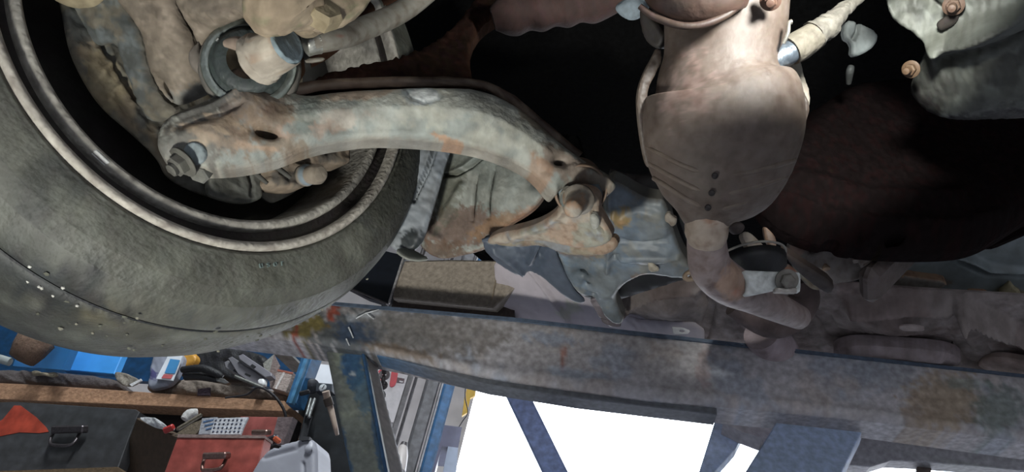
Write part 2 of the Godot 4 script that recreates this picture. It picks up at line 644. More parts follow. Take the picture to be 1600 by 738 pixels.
func _ready() -> void:
	# ---------- camera, sky, lamps, exposure ----------
	var camera := Camera3D.new()
	camera.name = "camera"
	camera.fov = rad_to_deg(2.0 * atan(369.0 / F))
	camera.near = 0.02
	camera.far = 200.0
	camera.transform = Transform3D(B, C)
	add_child(camera)
	camera.current = true
	var env := Environment.new()
	var sky := Sky.new()
	var sm := ProceduralSkyMaterial.new()
	sm.sky_top_color = Color(0.93, 0.96, 1.0)
	sm.sky_horizon_color = Color(0.96, 0.97, 1.0)
	sm.ground_horizon_color = Color(0.75, 0.75, 0.75)
	sm.ground_bottom_color = Color(0.6, 0.6, 0.6)
	sm.sky_energy_multiplier = 2.4
	sm.ground_energy_multiplier = 1.0
	sky.sky_material = sm
	env.background_mode = Environment.BG_SKY
	env.sky = sky
	env.tonemap_mode = Environment.TONE_MAPPER_LINEAR
	env.tonemap_exposure = 1.0
	env.sdfgi_enabled = true
	env.ssao_enabled = true
	env.ssil_enabled = true
	var we := WorldEnvironment.new()
	we.name = "environment"
	we.environment = env
	add_child(we)
	nz.noise_type = FastNoiseLite.TYPE_SIMPLEX_SMOOTH
	nz.frequency = 1.0
	nz.fractal_octaves = 2
	nz.seed = 11
	rng.seed = 5
	tex.mottle = noise_tex(0.012, 5, Color(0.62, 0.6, 0.58), Color(1, 1, 1))
	tex.grain = noise_tex(0.06, 4, Color(0.7, 0.69, 0.68), Color(1, 1, 1))
	tex.plain = noise_tex(0.01, 3, Color(0.9, 0.9, 0.9), Color(1, 1, 1))
	tex.rusty = noise_tex(0.025, 5, Color(0.66, 0.58, 0.53), Color(1, 1, 1), 0.0, FastNoiseLite.TYPE_SIMPLEX_SMOOTH, Color(0.94, 0.92, 0.9))
	tex.n_fine = noise_tex(0.07, 4, Color.BLACK, Color.WHITE, 5.0)
	tex.n_lumps = noise_tex(0.02, 5, Color.BLACK, Color.WHITE, 10.0)
	tex.n_soft = noise_tex(0.008, 3, Color.BLACK, Color.WHITE, 6.0)
	Wc = cam(-0.255, 0.182, -0.705)
	Wn = (B * Vector3(1.2, 0.36, 1.0)).normalized()

	var pale := mat("mottle", 0.7, 0.0, "n_fine", 0.35, 5.0)
	var girder := mat("grain", 0.55, 0.0, "n_soft", 0.3, 3.0)
	var steel := mat("rusty", 0.62, 0.0, "n_lumps", 0.22, 6.0)
	var mud := mat("mottle", 0.88, 0.0, "n_lumps", 0.4, 6.0)
	var dusty := mat("grain", 0.8, 0.0, "n_fine", 0.6, 4.0)
	var rubber := mat("mottle", 0.62, 0.0, "n_fine", 0.5, 4.0)
	var paint := mat("mottle", 0.5, 0.0, "n_soft", 0.4, 4.0)
	var bright := mat("grain", 0.38, 0.75, "n_fine", 0.3, 5.0)
	var alu := mat("mottle", 0.6, 0.1, "n_lumps", 0.3, 5.0)
	var plastic := mat("plain", 0.45, 0.0, "n_soft", 0.2, 3.0)
	var cloth := mat("grain", 0.9, 0.0, "n_lumps", 0.8, 6.0)
	var wood := mat("grain", 0.8, 0.0, "n_fine", 0.4, 2.0)
	var wall := mat("plain", 0.85, 0.0, "n_soft", 0.3, 1.0)
	var soot := mat("grain", 0.95, 0.0, "n_fine", 0.3, 3.0)
	soot.metallic_specular = 0.15
	var o := {}
	var t: Node3D
	var b: Body

	# the mechanic's two inspection lamps, out of the picture
	lamp("inspection_lamp", cam(-0.27, -0.39, -0.03), P(520, 240, 0.66), 25.5, 0.5, 0.74, Color(0.985, 0.99, 0.965), 0.05, "slim inspection lamp below the picture lighting the wheel and arm")
	lamp("inspection_lamp", cam(0.204, 0.189, -0.36), cam(0.159, 0.264, -0.53), 59.5, 0.05, 0.22, Color(0.99, 1.0, 0.98), 0.02, "slim inspection lamp above the picture lighting exhaust neck and gearbox")

	t = thing("strip_lamp", "long ceiling strip lamp over the workbench side, out of the picture", "lamp")
	part(t, "housing", box(Vector3(-0.9, 4.95, 0.4), Basis(), Vector3(0.2, 0.08, 1.6), 0.01, {"col": hx("d8d8d8"), "vary": 0.02}), plastic)
	var tube_glow := StandardMaterial3D.new()
	tube_glow.resource_name = "strip_lamp_glow"
	tube_glow.emission_enabled = true
	tube_glow.emission = Color(0.95, 0.98, 1.0)
	tube_glow.emission_energy_multiplier = 2.0
	part(t, "tube", box(Vector3(-0.9, 4.9, 0.4), Basis(), Vector3(0.14, 0.02, 1.5), 0.005, {"col": hx("f0f0f0")}), tube_glow)
	var al := AreaLight3D.new()
	al.name = "strip_light"
	al.light_color = Color(0.95, 0.98, 1.0)
	al.light_energy = 22.0
	al.area_size = Vector2(0.14, 1.5)
	al.area_range = 20.0
	al.area_attenuation = 2.0
	al.shadow_enabled = true
	t.add_child(al)
	al.transform = Transform3D(Basis(Vector3.RIGHT, -PI / 2), Vector3(-0.9, 4.885, 0.4))

	# ---------- the garage ----------
	var id := Basis()
	struct("floor", box(Vector3(0, -0.1, -4), id, Vector3(16, 0.2, 24), 0.0, {"col": hx("8f9096"), "vary": 0.2}), wall)
	struct("ceiling", box(Vector3(0, 5.1, 0), id, Vector3(12.4, 0.2, 10.8), 0.0, {"col": hx("8a8c8e")}), wall)
	struct("wall_left", box(Vector3(-2.6, 2.5, 0), id, Vector3(0.2, 5.0, 10.8), 0.0, {"col": hx("56585a")}), wall)
	struct("wall_right", box(Vector3(6.1, 2.5, 0), id, Vector3(0.2, 5.0, 10.8), 0.0, {"col": hx("8a8a88")}), wall)
	b = box(Vector3(-2.1, 2.5, 5.3), id, Vector3(1.2, 5.0, 0.2), 0.0, {"col": hx("8a8a88")})
	box(Vector3(5.0, 2.5, 5.3), id, Vector3(2.4, 5.0, 0.2), 0.0, {"col": hx("8a8a88")}, b)
	box(Vector3(1.15, 4.6, 5.3), id, Vector3(5.3, 0.8, 0.2), 0.0, {"col": hx("8a8a88")}, b)
	struct("wall_front", b, wall)
	b = box(Vector3(-1.34, 2.5, -5.1), id, Vector3(2.71, 5.0, 0.2), 0.0, {"col": hx("dcd6d4"), "vary": 0.1})
	box(Vector3(5.3, 2.5, -5.1), id, Vector3(1.6, 5.0, 0.2), 0.0, {"col": hx("dcd6d4"), "vary": 0.1}, b)
	box(Vector3(2.05, 4.7, -5.1), id, Vector3(4.9, 0.6, 0.2), 0.0, {"col": hx("dcd6d4"), "vary": 0.1}, b)
	struct("wall_back", b, wall)

	part(get_node("inspection_lamp_001"), "shade", box(cam(0.154, 0.189, -0.375), B, Vector3(0.002, 0.12, 0.07), 0.0008, {"col": hx("2a2a2c")}), plastic)
	wheel(rubber, steel, mud, dusty, bright)
	suspension(steel, mud, rubber, bright, dusty, pale, soot)
	chassis(steel, mud, rubber, paint, dusty, plastic, bright, soot)
	exhaust(steel, mud, bright, dusty)
	gearbox(alu, steel, mud, dusty, bright, soot)
	lift(girder, steel, mud, bright, dusty)
	shelves(wood, paint, plastic, cloth, bright, rubber, dusty)
	backdrop(paint, plastic, wall, steel, bright)
	settle()


func lamp(called: String, at: Vector3, aim: Vector3, cone: float, soft: float, power: float, col: Color, size: float, label: String) -> void:
	var t := thing(called, label, "lamp")
	var dir := (aim - at).normalized()
	var o := {"col": hx("2a2a2c"), "vary": 0.05, "seg": 24}
	var m := mat("plain", 0.5, 0.0, "", 0.0, 3.0)
	part(t, "housing", lathe(at - dir * 0.012, -dir, [[0.034, -0.006], [0.036, 0.0], [0.034, 0.02], [0.018, 0.05], [0.016, 0.14], [0.0, 0.145]], o), m)
	var g := StandardMaterial3D.new()
	g.resource_name = "lamp_glow"
	g.albedo_color = Color(0.95, 0.95, 0.92)
	g.emission_enabled = true
	g.emission = col
	g.emission_energy_multiplier = 1.5
	part(t, "lens", lathe(at - dir * 0.006, dir, [[0.031, -0.004], [0.031, 0.0], [0.022, 0.003], [0.0, 0.004]], o), g)
	var s := SpotLight3D.new()
	s.name = "beam"
	s.light_color = col
	s.light_energy = power
	s.light_size = size
	s.spot_range = 20.0
	s.spot_attenuation = 2.0
	s.spot_angle = cone
	s.spot_angle_attenuation = soft
	s.shadow_enabled = true
	t.add_child(s)
	s.look_at_from_position(at + dir * 0.004, aim, Vector3.UP if absf(dir.y) < 0.95 else Vector3.RIGHT)


# ---------- wheel and brake ----------
func wheel(rubber: Material, steel: Material, mud: Material, dusty: Material, bright: Material) -> void:
	var t := thing("front_wheel", "muddy front wheel with worn black tyre and dusty steel rim at left", "wheel")
	var o := {"col": hx("585951"), "vary": 0.2, "seg": 220, "mix": [[hx("3e403c"), 0.12, 9.0, 0.75], [hx("74766c"), 0.32, 16.0, 0.5]], "spot": []}
	for m in [[30, 500, 70, "3a3a29"], [95, 500, 60, "313124"], [150, 505, 38, "5e5843"], [215, 520, 50, "4f4e44"], [330, 524, 60, "5f6059"], [400, 522, 50, "676860"], [480, 498, 40, "5d5f58"], [120, 440, 60, "27292a"], [200, 440, 45, "28292b"], [560, 430, 36, "5f615b"], [420, 470, 26, "5c5d58"], [300, 490, 24, "595c55"], [20, 440, 40, "313435"], [60, 520, 40, "323226"]]:
		o.spot.append([on(wp(-0.05), m[0], m[1]), m[2] * 0.72 / F, hx(m[3]), 0.8])
	var prof := [[0.197, -0.012], [0.2005, -0.002], [0.2025, 0.003], [0.2055, 0.004], [0.207, 0.0018], [0.2095, 0.0032], [0.212, 0.001], [0.222, 0.0], [0.232, -0.004], [0.2328, -0.0046], [0.2336, -0.0046], [0.246, -0.0125], [0.247, -0.0135], [0.248, -0.0138], [0.256, -0.025], [0.262, -0.0365], [0.2638, -0.0415], [0.2632, -0.0428], [0.2598, -0.0445], [0.2598, -0.0462], [0.2655, -0.0475], [0.269, -0.056], [0.2725, -0.075], [0.2745, -0.1], [0.274, -0.14], [0.269, -0.185], [0.262, -0.2], [0.245, -0.213], [0.2, -0.2], [0.19, -0.18], [0.19, -0.03], [0.197, -0.012]]
	var tyre := part(t, "tyre", lathe(Wc, Wn, prof, o), rubber)
	part(tyre, "shoulder_groove", lathe(Wc, Wn, [[0.2641, -0.0426], [0.263, -0.0438], [0.263, -0.0446], [0.2646, -0.0462]], {"col": hx("151617"), "seg": 200, "vary": 0.2}), rubber, "dark shoulder groove")
	# a worn moulded mark on the sidewall and clods of mud
	var letters: Plane = wp(0.001)
	var words := "usor"
	for i in 4:
		lettering(tyre, "sidewall_letter", words[i], letters, 407 + i * 11, 415 - i * 1.2, 9.0, Vector2(1, -0.12), Color(0.36, 0.41, 0.4), 0.0004)
	var mb := Body.new()
	for i in 60:
		var a := rng.randf_range(0, TAU)
		var px := rng.randf_range(-10, 540)
		var py := rng.randf_range(455, 530)
		var p := on(wp(-0.05), px, py)
		var rel := p - Wc
		var ax := rel.dot(Wn)
		var out := (rel - Wn * ax).normalized()
		var off := -rng.randf_range(0.03, 0.1)
		var r := 0.262 + clampf((-off - 0.03) * 0.2, 0.0, 0.0115)
		var s := rng.randf_range(0.0008, 0.0024)
		var c := hx("8c8a7c") if rng.randf() < 0.3 else hx("5c5d52")
		lathe(Wc + out * r + Wn * off + Wn.cross(out) * rng.randf_range(-0.05, 0.05), out, [[s, -0.001], [s * 0.8, s * 0.12], [0.0, s * 0.2]], {"col": c, "seg": 7, "vary": 0.2, "na": s * 0.4, "nf": 400.0, "turn": a}, mb)
	for m in [[8, 421], [42, 419], [48, 440], [68, 443], [72, 446], [94, 452], [88, 462], [124, 458], [155, 446], [168, 459], [184, 422], [216, 462], [212, 526], [60, 480], [128, 470], [30, 512], [10, 505], [300, 463], [305, 470], [585, 335], [590, 372], [600, 345]]:
		var rough: Vector3 = on(wp(-0.045 if m[1] > 400 else -0.02), m[0], m[1]) - Wc
		var ax := rough.dot(Wn)
		var out := (rough - Wn * ax).normalized()
		var r := (rough - Wn * ax).length()
		var foot := Wc + out * minf(r, 0.2635) + Wn * (-0.0385 - (minf(r, 0.2635) - 0.2625) if r > 0.26 else ax)
		if r > 0.264:
			foot = Wc + out * 0.2675 + Wn * (-0.05 - (r - 0.264) * 0.8)
		lathe(foot, (C - foot).normalized(), [[0.0016, -0.002], [0.0013, 0.001], [0.0, 0.0016]], {"col": hx("d4d4cc"), "seg": 6, "vary": 0.1, "na": 0.0005, "nf": 500.0, "turn": m[0]}, mb)
	var clods := part(tyre, "mud_clods", mb, mud, "pale dried mud clods on the tread edge")
	clods.set_meta("kind", "stuff")
	# rim: rolled lip, dark groove, second ring, drop well and disc
	var ro := {"col": hx("b5afa4"), "vary": 0.25, "seg": 200, "mix": [[hx("8a8078"), 0.2, 40.0, 0.6], [hx("c8c2b6"), 0.3, 70.0, 0.6]]}
	part(t, "rim_lip", lathe(Wc, Wn, [[0.2, -0.01], [0.2018, 0.001], [0.2, 0.0055], [0.197, 0.0065], [0.1935, 0.005], [0.192, 0.0], [0.192, -0.006]], ro), dusty)
	var dk := {"col": hx("241d18"), "vary": 0.3, "seg": 180}
	part(t, "rim_groove", lathe(Wc, Wn, [[0.1922, -0.004], [0.191, -0.011], [0.187, -0.013], [0.181, -0.0115]], dk), dusty, "dark dirt-filled groove")
	var ri := {"col": hx("a5a198"), "vary": 0.25, "seg": 200, "mix": [[hx("77736c"), 0.1, 30.0, 0.6], [hx("bdb8ae"), 0.35, 80.0, 0.6]]}
	var barrel := part(t, "rim_barrel", lathe(Wc, Wn, [[0.1812, -0.0125], [0.1806, -0.006], [0.179, -0.0025], [0.175, -0.0015], [0.172, -0.003], [0.1705, -0.008], [0.1695, -0.03], [0.1685, -0.034], [0.1665, -0.05], [0.1645, -0.06], [0.1645, -0.1], [0.17, -0.12], [0.176, -0.15], [0.186, -0.16]], ri), dusty)
	part(t, "wheel_disc", lathe(Wc, Wn, [[0.166, -0.07], [0.16, -0.09], [0.14, -0.1], [0.1, -0.092], [0.06, -0.1], [0.0, -0.1]], {"col": hx("2c2a28"), "vary": 0.3, "seg": 90}), steel)
	var wt := on(wp(-0.004), 157, 246)
	part(barrel, "balance_weight", box(wt, Basis(Wn, (wt - Wc).normalized(), Wn.cross((wt - Wc).normalized())), Vector3(0.006, 0.006, 0.017), 0.0025, {"col": hx("d2d2d0"), "vary": 0.1}), dusty, "white clip-on balance weight")

	# brake shield behind the knuckle
	t = thing("brake_shield", "dusty round brake shield inside the rim with two pressed ribs", "brake shield")
	o = {"c": 4.0, "t": 0.006, "r": 0.004, "na": 0.0022, "nf": 0.6, "col": hx("6c6a62"), "vary": 0.3, "mix": [[hx("8a7c66"), 0.05, 12.0, 0.8], [hx("4c4d4c"), 0.2, 17.0, 0.7]], "er": [hx("8d8878"), 5.0],
		"pat": [[165, 125, 42, 60, 0.2, hx("93876c"), 0.75], [150, 35, 60, 40, 0.0, hx("4d5150"), 0.8], [200, 70, 40, 50, 0.0, hx("4c504f"), 0.7], [330, 285, 60, 26, 0.1, hx("6f706a"), 0.7]],
		"ribs": [[[149, 128, 174, 98], 7.0, 0.004], [[168, 160, 188, 134], 6.0, 0.004], [[162, 72, 186, 112, 216, 158], 3.0, -0.006], [[386, 264, 395, 288, 393, 306], 2.2, -0.005]]}
	var plate := part(t, "shield_plate", sheet([76, -60, 420, -60, 470, 60, 480, 190, 460, 235, 425, 258, 416, 275, 418, 300, 408, 312, 385, 317, 350, 312, 305, 298, 262, 275, 252, 246, 205, 202, 161, 165, 132, 121, 110, 73, 98, 0], wp(-0.03), o), mud)
	part(plate, "cooling_rib", tube([[384, 255, 0.67, 4], [404, 275, 0.672, 4], [418, 287, 0.674, 3]], {"col": hx("55544f"), "seg": 8}), mud)
	part(plate, "cooling_rib", tube([[424, 255, 0.67, 4], [444, 270, 0.672, 4], [454, 278, 0.674, 3]], {"col": hx("55544f"), "seg": 8}), mud)
	part(t, "lower_lobe", sheet([340, 240, 410, 250, 414, 272, 412, 290, 414, 306, 404, 313, 384, 317, 352, 312, 322, 300], nearer(wp(-0.03), 0.012), {"c": 3.0, "t": 0.008, "r": 0.004, "na": 0.001, "nf": 0.5, "col": hx("6e6f69"), "er": [hx("9a9a90"), 4.0], "ribs": [[[386, 264, 395, 288, 393, 306], 2.2, -0.004]]}), mud)

	t = thing("brake_caliper", "tan dust-coated caliper casting with slide bolt beneath the arm", "caliper")
	o = {"c": 3.0, "t": 0.03, "r": 0.006, "na": 0.002, "nf": 0.5, "col": hx("7b7266"), "mix": [[hx("a3907c"), 0.05, 25.0, 0.6], [hx("55524e"), 0.2, 40.0, 0.7]], "er": [hx("9a8a78"), 4.0], "bumps": [[470, 262, 16, 10, 0.2, 0.005]], "ribs": [[[450, 240, 460, 247, 470, 243, 484, 252], 3.0, -0.008], [[478, 262, 492, 259, 504, 262], 2.5, -0.006]]}
	part(t, "caliper_body", sheet([408, 238, 440, 228, 500, 215, 545, 208, 552, 222, 550, 240, 552, 252, 540, 256, 515, 252, 500, 258, 498, 272, 488, 286, 472, 294, 440, 292, 420, 284, 428, 266], nearer(wp(-0.03), 0.03), o), mud)
	part(t, "bracket_leaf", sheet([404, 282, 430, 286, 470, 292, 460, 302, 440, 312, 425, 318, 408, 306], nearer(wp(-0.03), 0.006), {"c": 3.0, "t": 0.004, "r": 0.002, "col": hx("5c5b57")}), mud)
	var ax := (P(523, 272, 0.63) - P(480, 275, 0.655)).normalized()
	b_slide(t, ax, mud)


func b_slide(t: Node3D, ax: Vector3, mud: Material) -> void:
	var o := {"col": hx("8a8072"), "seg": 24, "vary": 0.3, "na": 0.0004, "nf": 300.0}
	var at := P(474, 274, 0.648)
	var b := lathe(at, ax, [[0.0, 0.0], [0.009, 0.0], [0.0095, 0.004], [0.0085, 0.006, hx("7d8a92")], [0.0085, 0.01, hx("7d8a92")], [0.0075, 0.011], [0.0085, 0.014], [0.0085, 0.021], [0.0065, 0.0225], [0.0065, 0.0245], [0.0058, 0.025], [0.003, 0.0255], [0.0, 0.0256]], o)
	part(t, "slide_bolt", b, mud, "round-headed slide bolt with bluish washer")


# ---------- knuckle, arm, joints ----------
func suspension(steel: Material, mud: Material, rubber: Material, bright: Material, dusty: Material, pale: Material, soot: Material) -> void:
	var t := thing("steering_knuckle", "tan mud-caked steering knuckle leg reaching down inside the wheel", "knuckle")
	var tan_o := {"c": 3.5, "t": 0.03, "r": 0.009, "na": 0.0013, "nf": 0.7, "col": hx("867b6d"), "vary": 0.3, "mix": [[hx("9d9081"), 0.1, 20.0, 0.6], [hx("6d6458"), 0.22, 30.0, 0.6]]}
	var o: Dictionary = tan_o.duplicate()
	o.holes = [[254, 145, 4, 17, -0.5]]
	o.pat = [[300, 150, 40, 18, -0.3, hx("7a7c78"), 0.8]]
	part(t, "knuckle_leg", sheet([150, -60, 255, -60, 262, 5, 280, 38, 293, 62, 297, 90, 306, 106, 322, 122, 342, 130, 338, 142, 300, 160, 272, 171, 250, 155, 232, 125, 222, 95, 217, 62, 200, 30, 175, 4], pl([180, 0, 0.60, 290, 150, 0.625, 300, 40, 0.6]), o), mud)
	o = tan_o.duplicate()
	o.t = 0.05
	o.bumps = [[420, 15, 40, 30, 0.0, 0.012], [330, 20, 60, 26, 0.3, 0.01]]
	o.ribs = [[[330, 18, 338, 28], 2.0, -0.004], [[368, 16, 376, 22, 382, 30], 1.8, -0.004]]
	part(t, "knuckle_body", sheet([250, -60, 440, -60, 445, 10, 442, 30, 424, 48, 405, 32, 378, 30, 345, 42, 322, 62, 314, 88, 304, 92, 300, 66, 288, 40, 268, 8], pl([280, 20, 0.595, 420, 30, 0.585, 380, -40, 0.57]), o), mud)
	part(t, "shield_flange", sheet([108, -60, 170, -60, 190, 20, 212, 50, 218, 90, 226, 118, 246, 158, 268, 172, 262, 186, 236, 196, 218, 182, 196, 130, 182, 92, 176, 66, 140, 76, 112, 70, 100, 20], pl([150, 20, 0.625, 240, 170, 0.64, 220, 60, 0.62]), {"c": 4.0, "t": 0.012, "r": 0.006, "na": 0.002, "nf": 0.6, "col": hx("535755"), "mix": [[hx("7a7262"), 0.2, 18.0, 0.7], [hx("6d7476"), 0.3, 60.0, 0.5]], "er": [hx("6f6a60"), 3.0]}), mud, "dark grey flange")
	part(t, "brake_hose", tube([[310, 66, 0.605, 0], [305, 84, 0.605, 9], [309, 100, 0.607, 11], [318, 112, 0.61, 8], [330, 122, 0.615, 5]], {"col": hx("7b746c"), "seg": 14}), mud)

	part(t, "strut_cup", lathe(P(112, -34, 0.6), (B * Vector3(0.1, -0.75, 0.65)).normalized(), [[0.026, -0.03], [0.027, -0.004], [0.025, 0.003], [0.016, 0.006], [0.0, 0.006]], {"col": hx("a89c80"), "seg": 40, "vary": 0.3, "na": 0.001}), mud, "cream rounded cup at the top edge")

	t = thing("boot_clamp", "dark rubber joint boot held by a shiny three-slot band clamp", "clamp")
	var ca := (P(352, 68, 0.57) - P(340, 72, 0.59)).normalized()
	var cc := P(389, 97, 0.602)
	var fx := (B * Vector3(0.25, 0.1, 1.0)).normalized()
	part(t, "rubber_boot", lathe(cc, fx, [[0.026, -0.02], [0.034, -0.016], [0.0355, -0.008], [0.0315, -0.003], [0.026, 0.0], [0.0265, 0.004], [0.023, 0.008], [0.016, 0.008]], {"col": hx("3c4443"), "seg": 60, "from": 0.0, "to": TAU, "vary": 0.25}), rubber)
	part(t, "outer_cover", lathe(cc, fx, [[0.038, -0.03], [0.0395, -0.012], [0.0375, -0.007], [0.0346, -0.008], [0.0346, -0.02]], {"col": hx("716e68"), "seg": 60, "vary": 0.3}), mud)
	var band := part(t, "clamp_band", lathe(cc, fx, [[0.0355, -0.0085], [0.0365, -0.0035], [0.0355, -0.0015], [0.0305, -0.0005], [0.0295, -0.003]], {"col": hx("8f9690"), "seg": 60, "vary": 0.15}), bright, "shiny metal band")
	for m in [[340, 62], [339, 77], [341, 92]]:
		var p := P(m[0], m[1], 0.594)
		part(band, "band_slot", box(p, Basis(B.x.rotated(B.z, 0.75), B.y.rotated(B.z, 0.75), B.z), Vector3(0.0034, 0.0014, 0.003), 0.0006, {"col": hx("c8ccc8")}), bright)

	t = thing("ball_joint_housing", "cream dust-caked ball joint with bluish round cap above the arm", "ball joint")
	var ja := (P(462, 64, 0.546) - P(400, 98, 0.565)).normalized()
	var jb := P(402, 94, 0.572)
	var jo := {"col": hx("b0a799"), "seg": 48, "vary": 0.3, "na": 0.0012, "nf": 120.0, "mix": [[hx("c6bcab"), 0.1, 30.0, 0.6], [hx("a58368"), 0.4, 45.0, 0.5]], "spot": [[P(452, 108, 0.545), 0.009, hx("a8805f"), 0.6]]}
	var joint := part(t, "joint_body", lathe(jb, ja, [[0.0, -0.002], [0.017, -0.002], [0.0195, 0.0], [0.0198, 0.003], [0.0178, 0.005], [0.0185, 0.007], [0.0185, 0.0085], [0.0172, 0.0105], [0.0168, 0.02], [0.0164, 0.028], [0.0155, 0.031]], jo), mud)
	part(joint, "joint_cap", lathe(jb, ja, [[0.0155, 0.0308], [0.0142, 0.033], [0.0122, 0.0332], [0.0118, 0.0322], [0.006, 0.0328], [0.0, 0.033]], {"col": hx("8fa0a6"), "seg": 40, "vary": 0.2}), dusty, "bluish grey cap")
	part(t, "locking_tab", tube([[352, 68, 0.575, 6], [368, 68, 0.572, 11], [384, 72, 0.57, 10], [396, 82, 0.57, 8]], {"col": hx("a08f80"), "seg": 14, "na": 0.0006}), mud)

	t = thing("tie_rod_end", "lumpy tan tie rod end with torn boot at the top edge", "tie rod")
	var to := {"col": hx("9c8c76"), "seg": 36, "vary": 0.3, "na": 0.004, "nf": 60.0, "mix": [[hx("b5a48c"), 0.15, 30.0, 0.6], [hx("6f7a58"), 0.42, 40.0, 0.6]]}
	part(t, "boot", sweep([P(430, -40, 0.53), P(445, 0, 0.545), P(470, 26, 0.555), P(478, 46, 0.56)], [0.022, 0.03, 0.022, 0.007], to), mud)
	var t2: Dictionary = to.duplicate()
	t2.na = 0.002
	part(t, "rod", sweep([P(480, 12, 0.56), P(520, 10, 0.565), P(560, -20, 0.57), P(620, -70, 0.58)], [0.015, 0.017, 0.013, 0.012], t2), mud)
	part(t, "lock_nut", lathe(P(505, 22, 0.55), (B * Vector3(0.5, 0.5, 0.7)).normalized(), [[0.0, -0.006], [0.013, -0.006], [0.014, 0.004], [0.011, 0.008], [0.0, 0.009]], {"col": hx("a89a7c"), "seg": 6, "sharp": true, "vary": 0.2}), mud)
	part(t, "hanging_lug", sheet([462, 26, 500, 34, 510, 42, 492, 46, 486, 52, 466, 54, 450, 42], pl([460, 30, 0.56, 505, 40, 0.56, 480, 52, 0.56]), {"c": 3, "t": 0.012, "r": 0.004, "na": 0.002, "nf": 0.4, "col": hx("9a8b74")}), mud)

	t = thing("anti_roll_bar", "grey anti-roll bar with bright crimped collar vanishing into the dark", "anti-roll bar")
	part(t, "bar", tube([[482, 66, 0.60, 19], [520, 60, 0.61, 19], [560, 48, 0.64, 19], [640, 10, 0.70, 17], [720, -60, 0.74, 16]], {"col": hx("77756e"), "seg": 28, "vary": 0.3, "spot": [[P(538, 52, 0.6), 0.006, hx("7a4438"), 0.7]]}), steel)
	part(t, "collar", lathe(P(488, 65, 0.602), (P(480, 66.5, 0.60) - P(500, 63, 0.604)).normalized(), [[0.0097, -0.006], [0.0106, -0.005], [0.0103, 0.0], [0.0108, 0.005], [0.0085, 0.0065], [0.0, 0.007]], {"col": hx("c4c4bc"), "seg": 30, "vary": 0.15}), bright, "bright crimped collar")
	part(t, "link_tab", sheet([474, 92, 505, 88, 508, 94, 478, 99], pl([474, 92, 0.61, 505, 88, 0.61, 478, 99, 0.61]), {"c": 3, "sm": 1, "t": 0.003, "r": 0.001, "col": hx("6a675f")}), steel)

	# the lower arm: a pale worn pressing from the ball joint to the rear bush, its front branch climbing into the dark
	t = thing("lower_control_arm", "curved pale grey steel control arm, rusty at both ends, spanning wheel to chassis", "control arm")
	var arm := pl([340, 200, 0.597, 905, 290, 0.655, 640, 150, 0.642])
	o = {"c": 3.0, "t": 0.024, "r": 0.006, "dome": [0.012, 70.0], "na": 0.0005, "nf": 0.6, "col": hx("a3a59c"), "vary": 0.12, "er": [hx("9a8a7c"), 3.0, 0.4],
		"mix": [[hx("88918e"), 0.1, 14.0, 0.6], [hx("b4b4a6"), 0.28, 22.0, 0.5]],
		"pat": [[400, 165, 70, 60, 0.4, hx("7e6e62"), 0.85], [330, 215, 75, 38, 0.1, hx("8f7a66"), 0.8], [430, 205, 50, 40, 0.2, hx("86735f"), 0.75], [500, 200, 70, 14, -0.2, hx("a58d7c"), 0.7], [560, 150, 60, 12, -0.08, hx("a9917c"), 0.7], [480, 185, 18, 32, 0.2, hx("7c857d"), 0.8], [470, 208, 26, 10, 0.0, hx("76807b"), 0.8], [656, 152, 30, 19, 0.0, hx("7d868a"), 0.9], [660, 154, 22, 12, 0.0, hx("b9bcba"), 0.85], [700, 218, 26, 4, 0.3, hx("b08a6c"), 0.8], [830, 190, 40, 9, 0.7, hx("8a7d68"), 0.8], [880, 258, 46, 22, 0.4, hx("8a786a"), 0.8], [845, 268, 26, 14, 0.9, hx("98785f"), 0.7], [930, 285, 26, 20, 0.2, hx("82705f"), 0.7], [290, 235, 70, 26, 0.1, hx("6f6e68"), 0.9], [300, 175, 70, 26, -0.25, hx("4f4e49"), 0.95], [370, 120, 30, 18, 0.3, hx("8c7a6a"), 0.7], [360, 200, 22, 8, 0.2, hx("a8957f"), 0.7], [325, 222, 26, 7, 0.3, hx("a5927c"), 0.7], [300, 206, 20, 5, 0.2, hx("b09c84"), 0.8], [338, 192, 16, 5, 0.3, hx("b5a28a"), 0.8], [348, 214, 12, 4, 0.3, hx("b8a58c"), 0.8], [376, 206, 14, 5, 0.2, hx("b5a088"), 0.8], [312, 230, 16, 4, 0.1, hx("a8967e"), 0.7], [283, 214, 10, 6, 0.2, hx("4a4a44"), 0.8], [362, 178, 16, 8, 0.2, hx("5c5048"), 0.7], [410, 235, 22, 4, 0.1, hx("b39a82"), 0.8], [388, 125, 22, 14, 0.3, hx("b09683"), 0.7], [372, 142, 12, 8, 0.3, hx("b8a08c"), 0.7], [420, 182, 14, 10, 0.0, hx("6e5a4c"), 0.7], [390, 235, 30, 6, 0.1, hx("a8907a"), 0.7], [560, 185, 90, 16, 0.0, hx("b3b5ac"), 0.5]],
		"ribs": [[[630, 142, 640, 160, 660, 168, 682, 162, 692, 148], 2.2, -0.003], [[520, 205, 620, 200, 700, 205, 780, 228, 850, 268], 7.0, -0.003], [[270, 190, 330, 172, 372, 152], 5.0, 0.005], [[285, 205, 340, 190, 380, 172], 4.0, -0.004]],
		"bumps": [[655, 152, 34, 20, 0.0, 0.0012, 1], [875, 256, 32, 16, 0.3, -0.004], [395, 165, 40, 40, 0.0, 0.006], [330, 215, 50, 30, 0.2, 0.004]],
		"holes": [[417, 213, 18, 6.5, 0.16], [873, 255, 8, 4.5, 0.1]]}
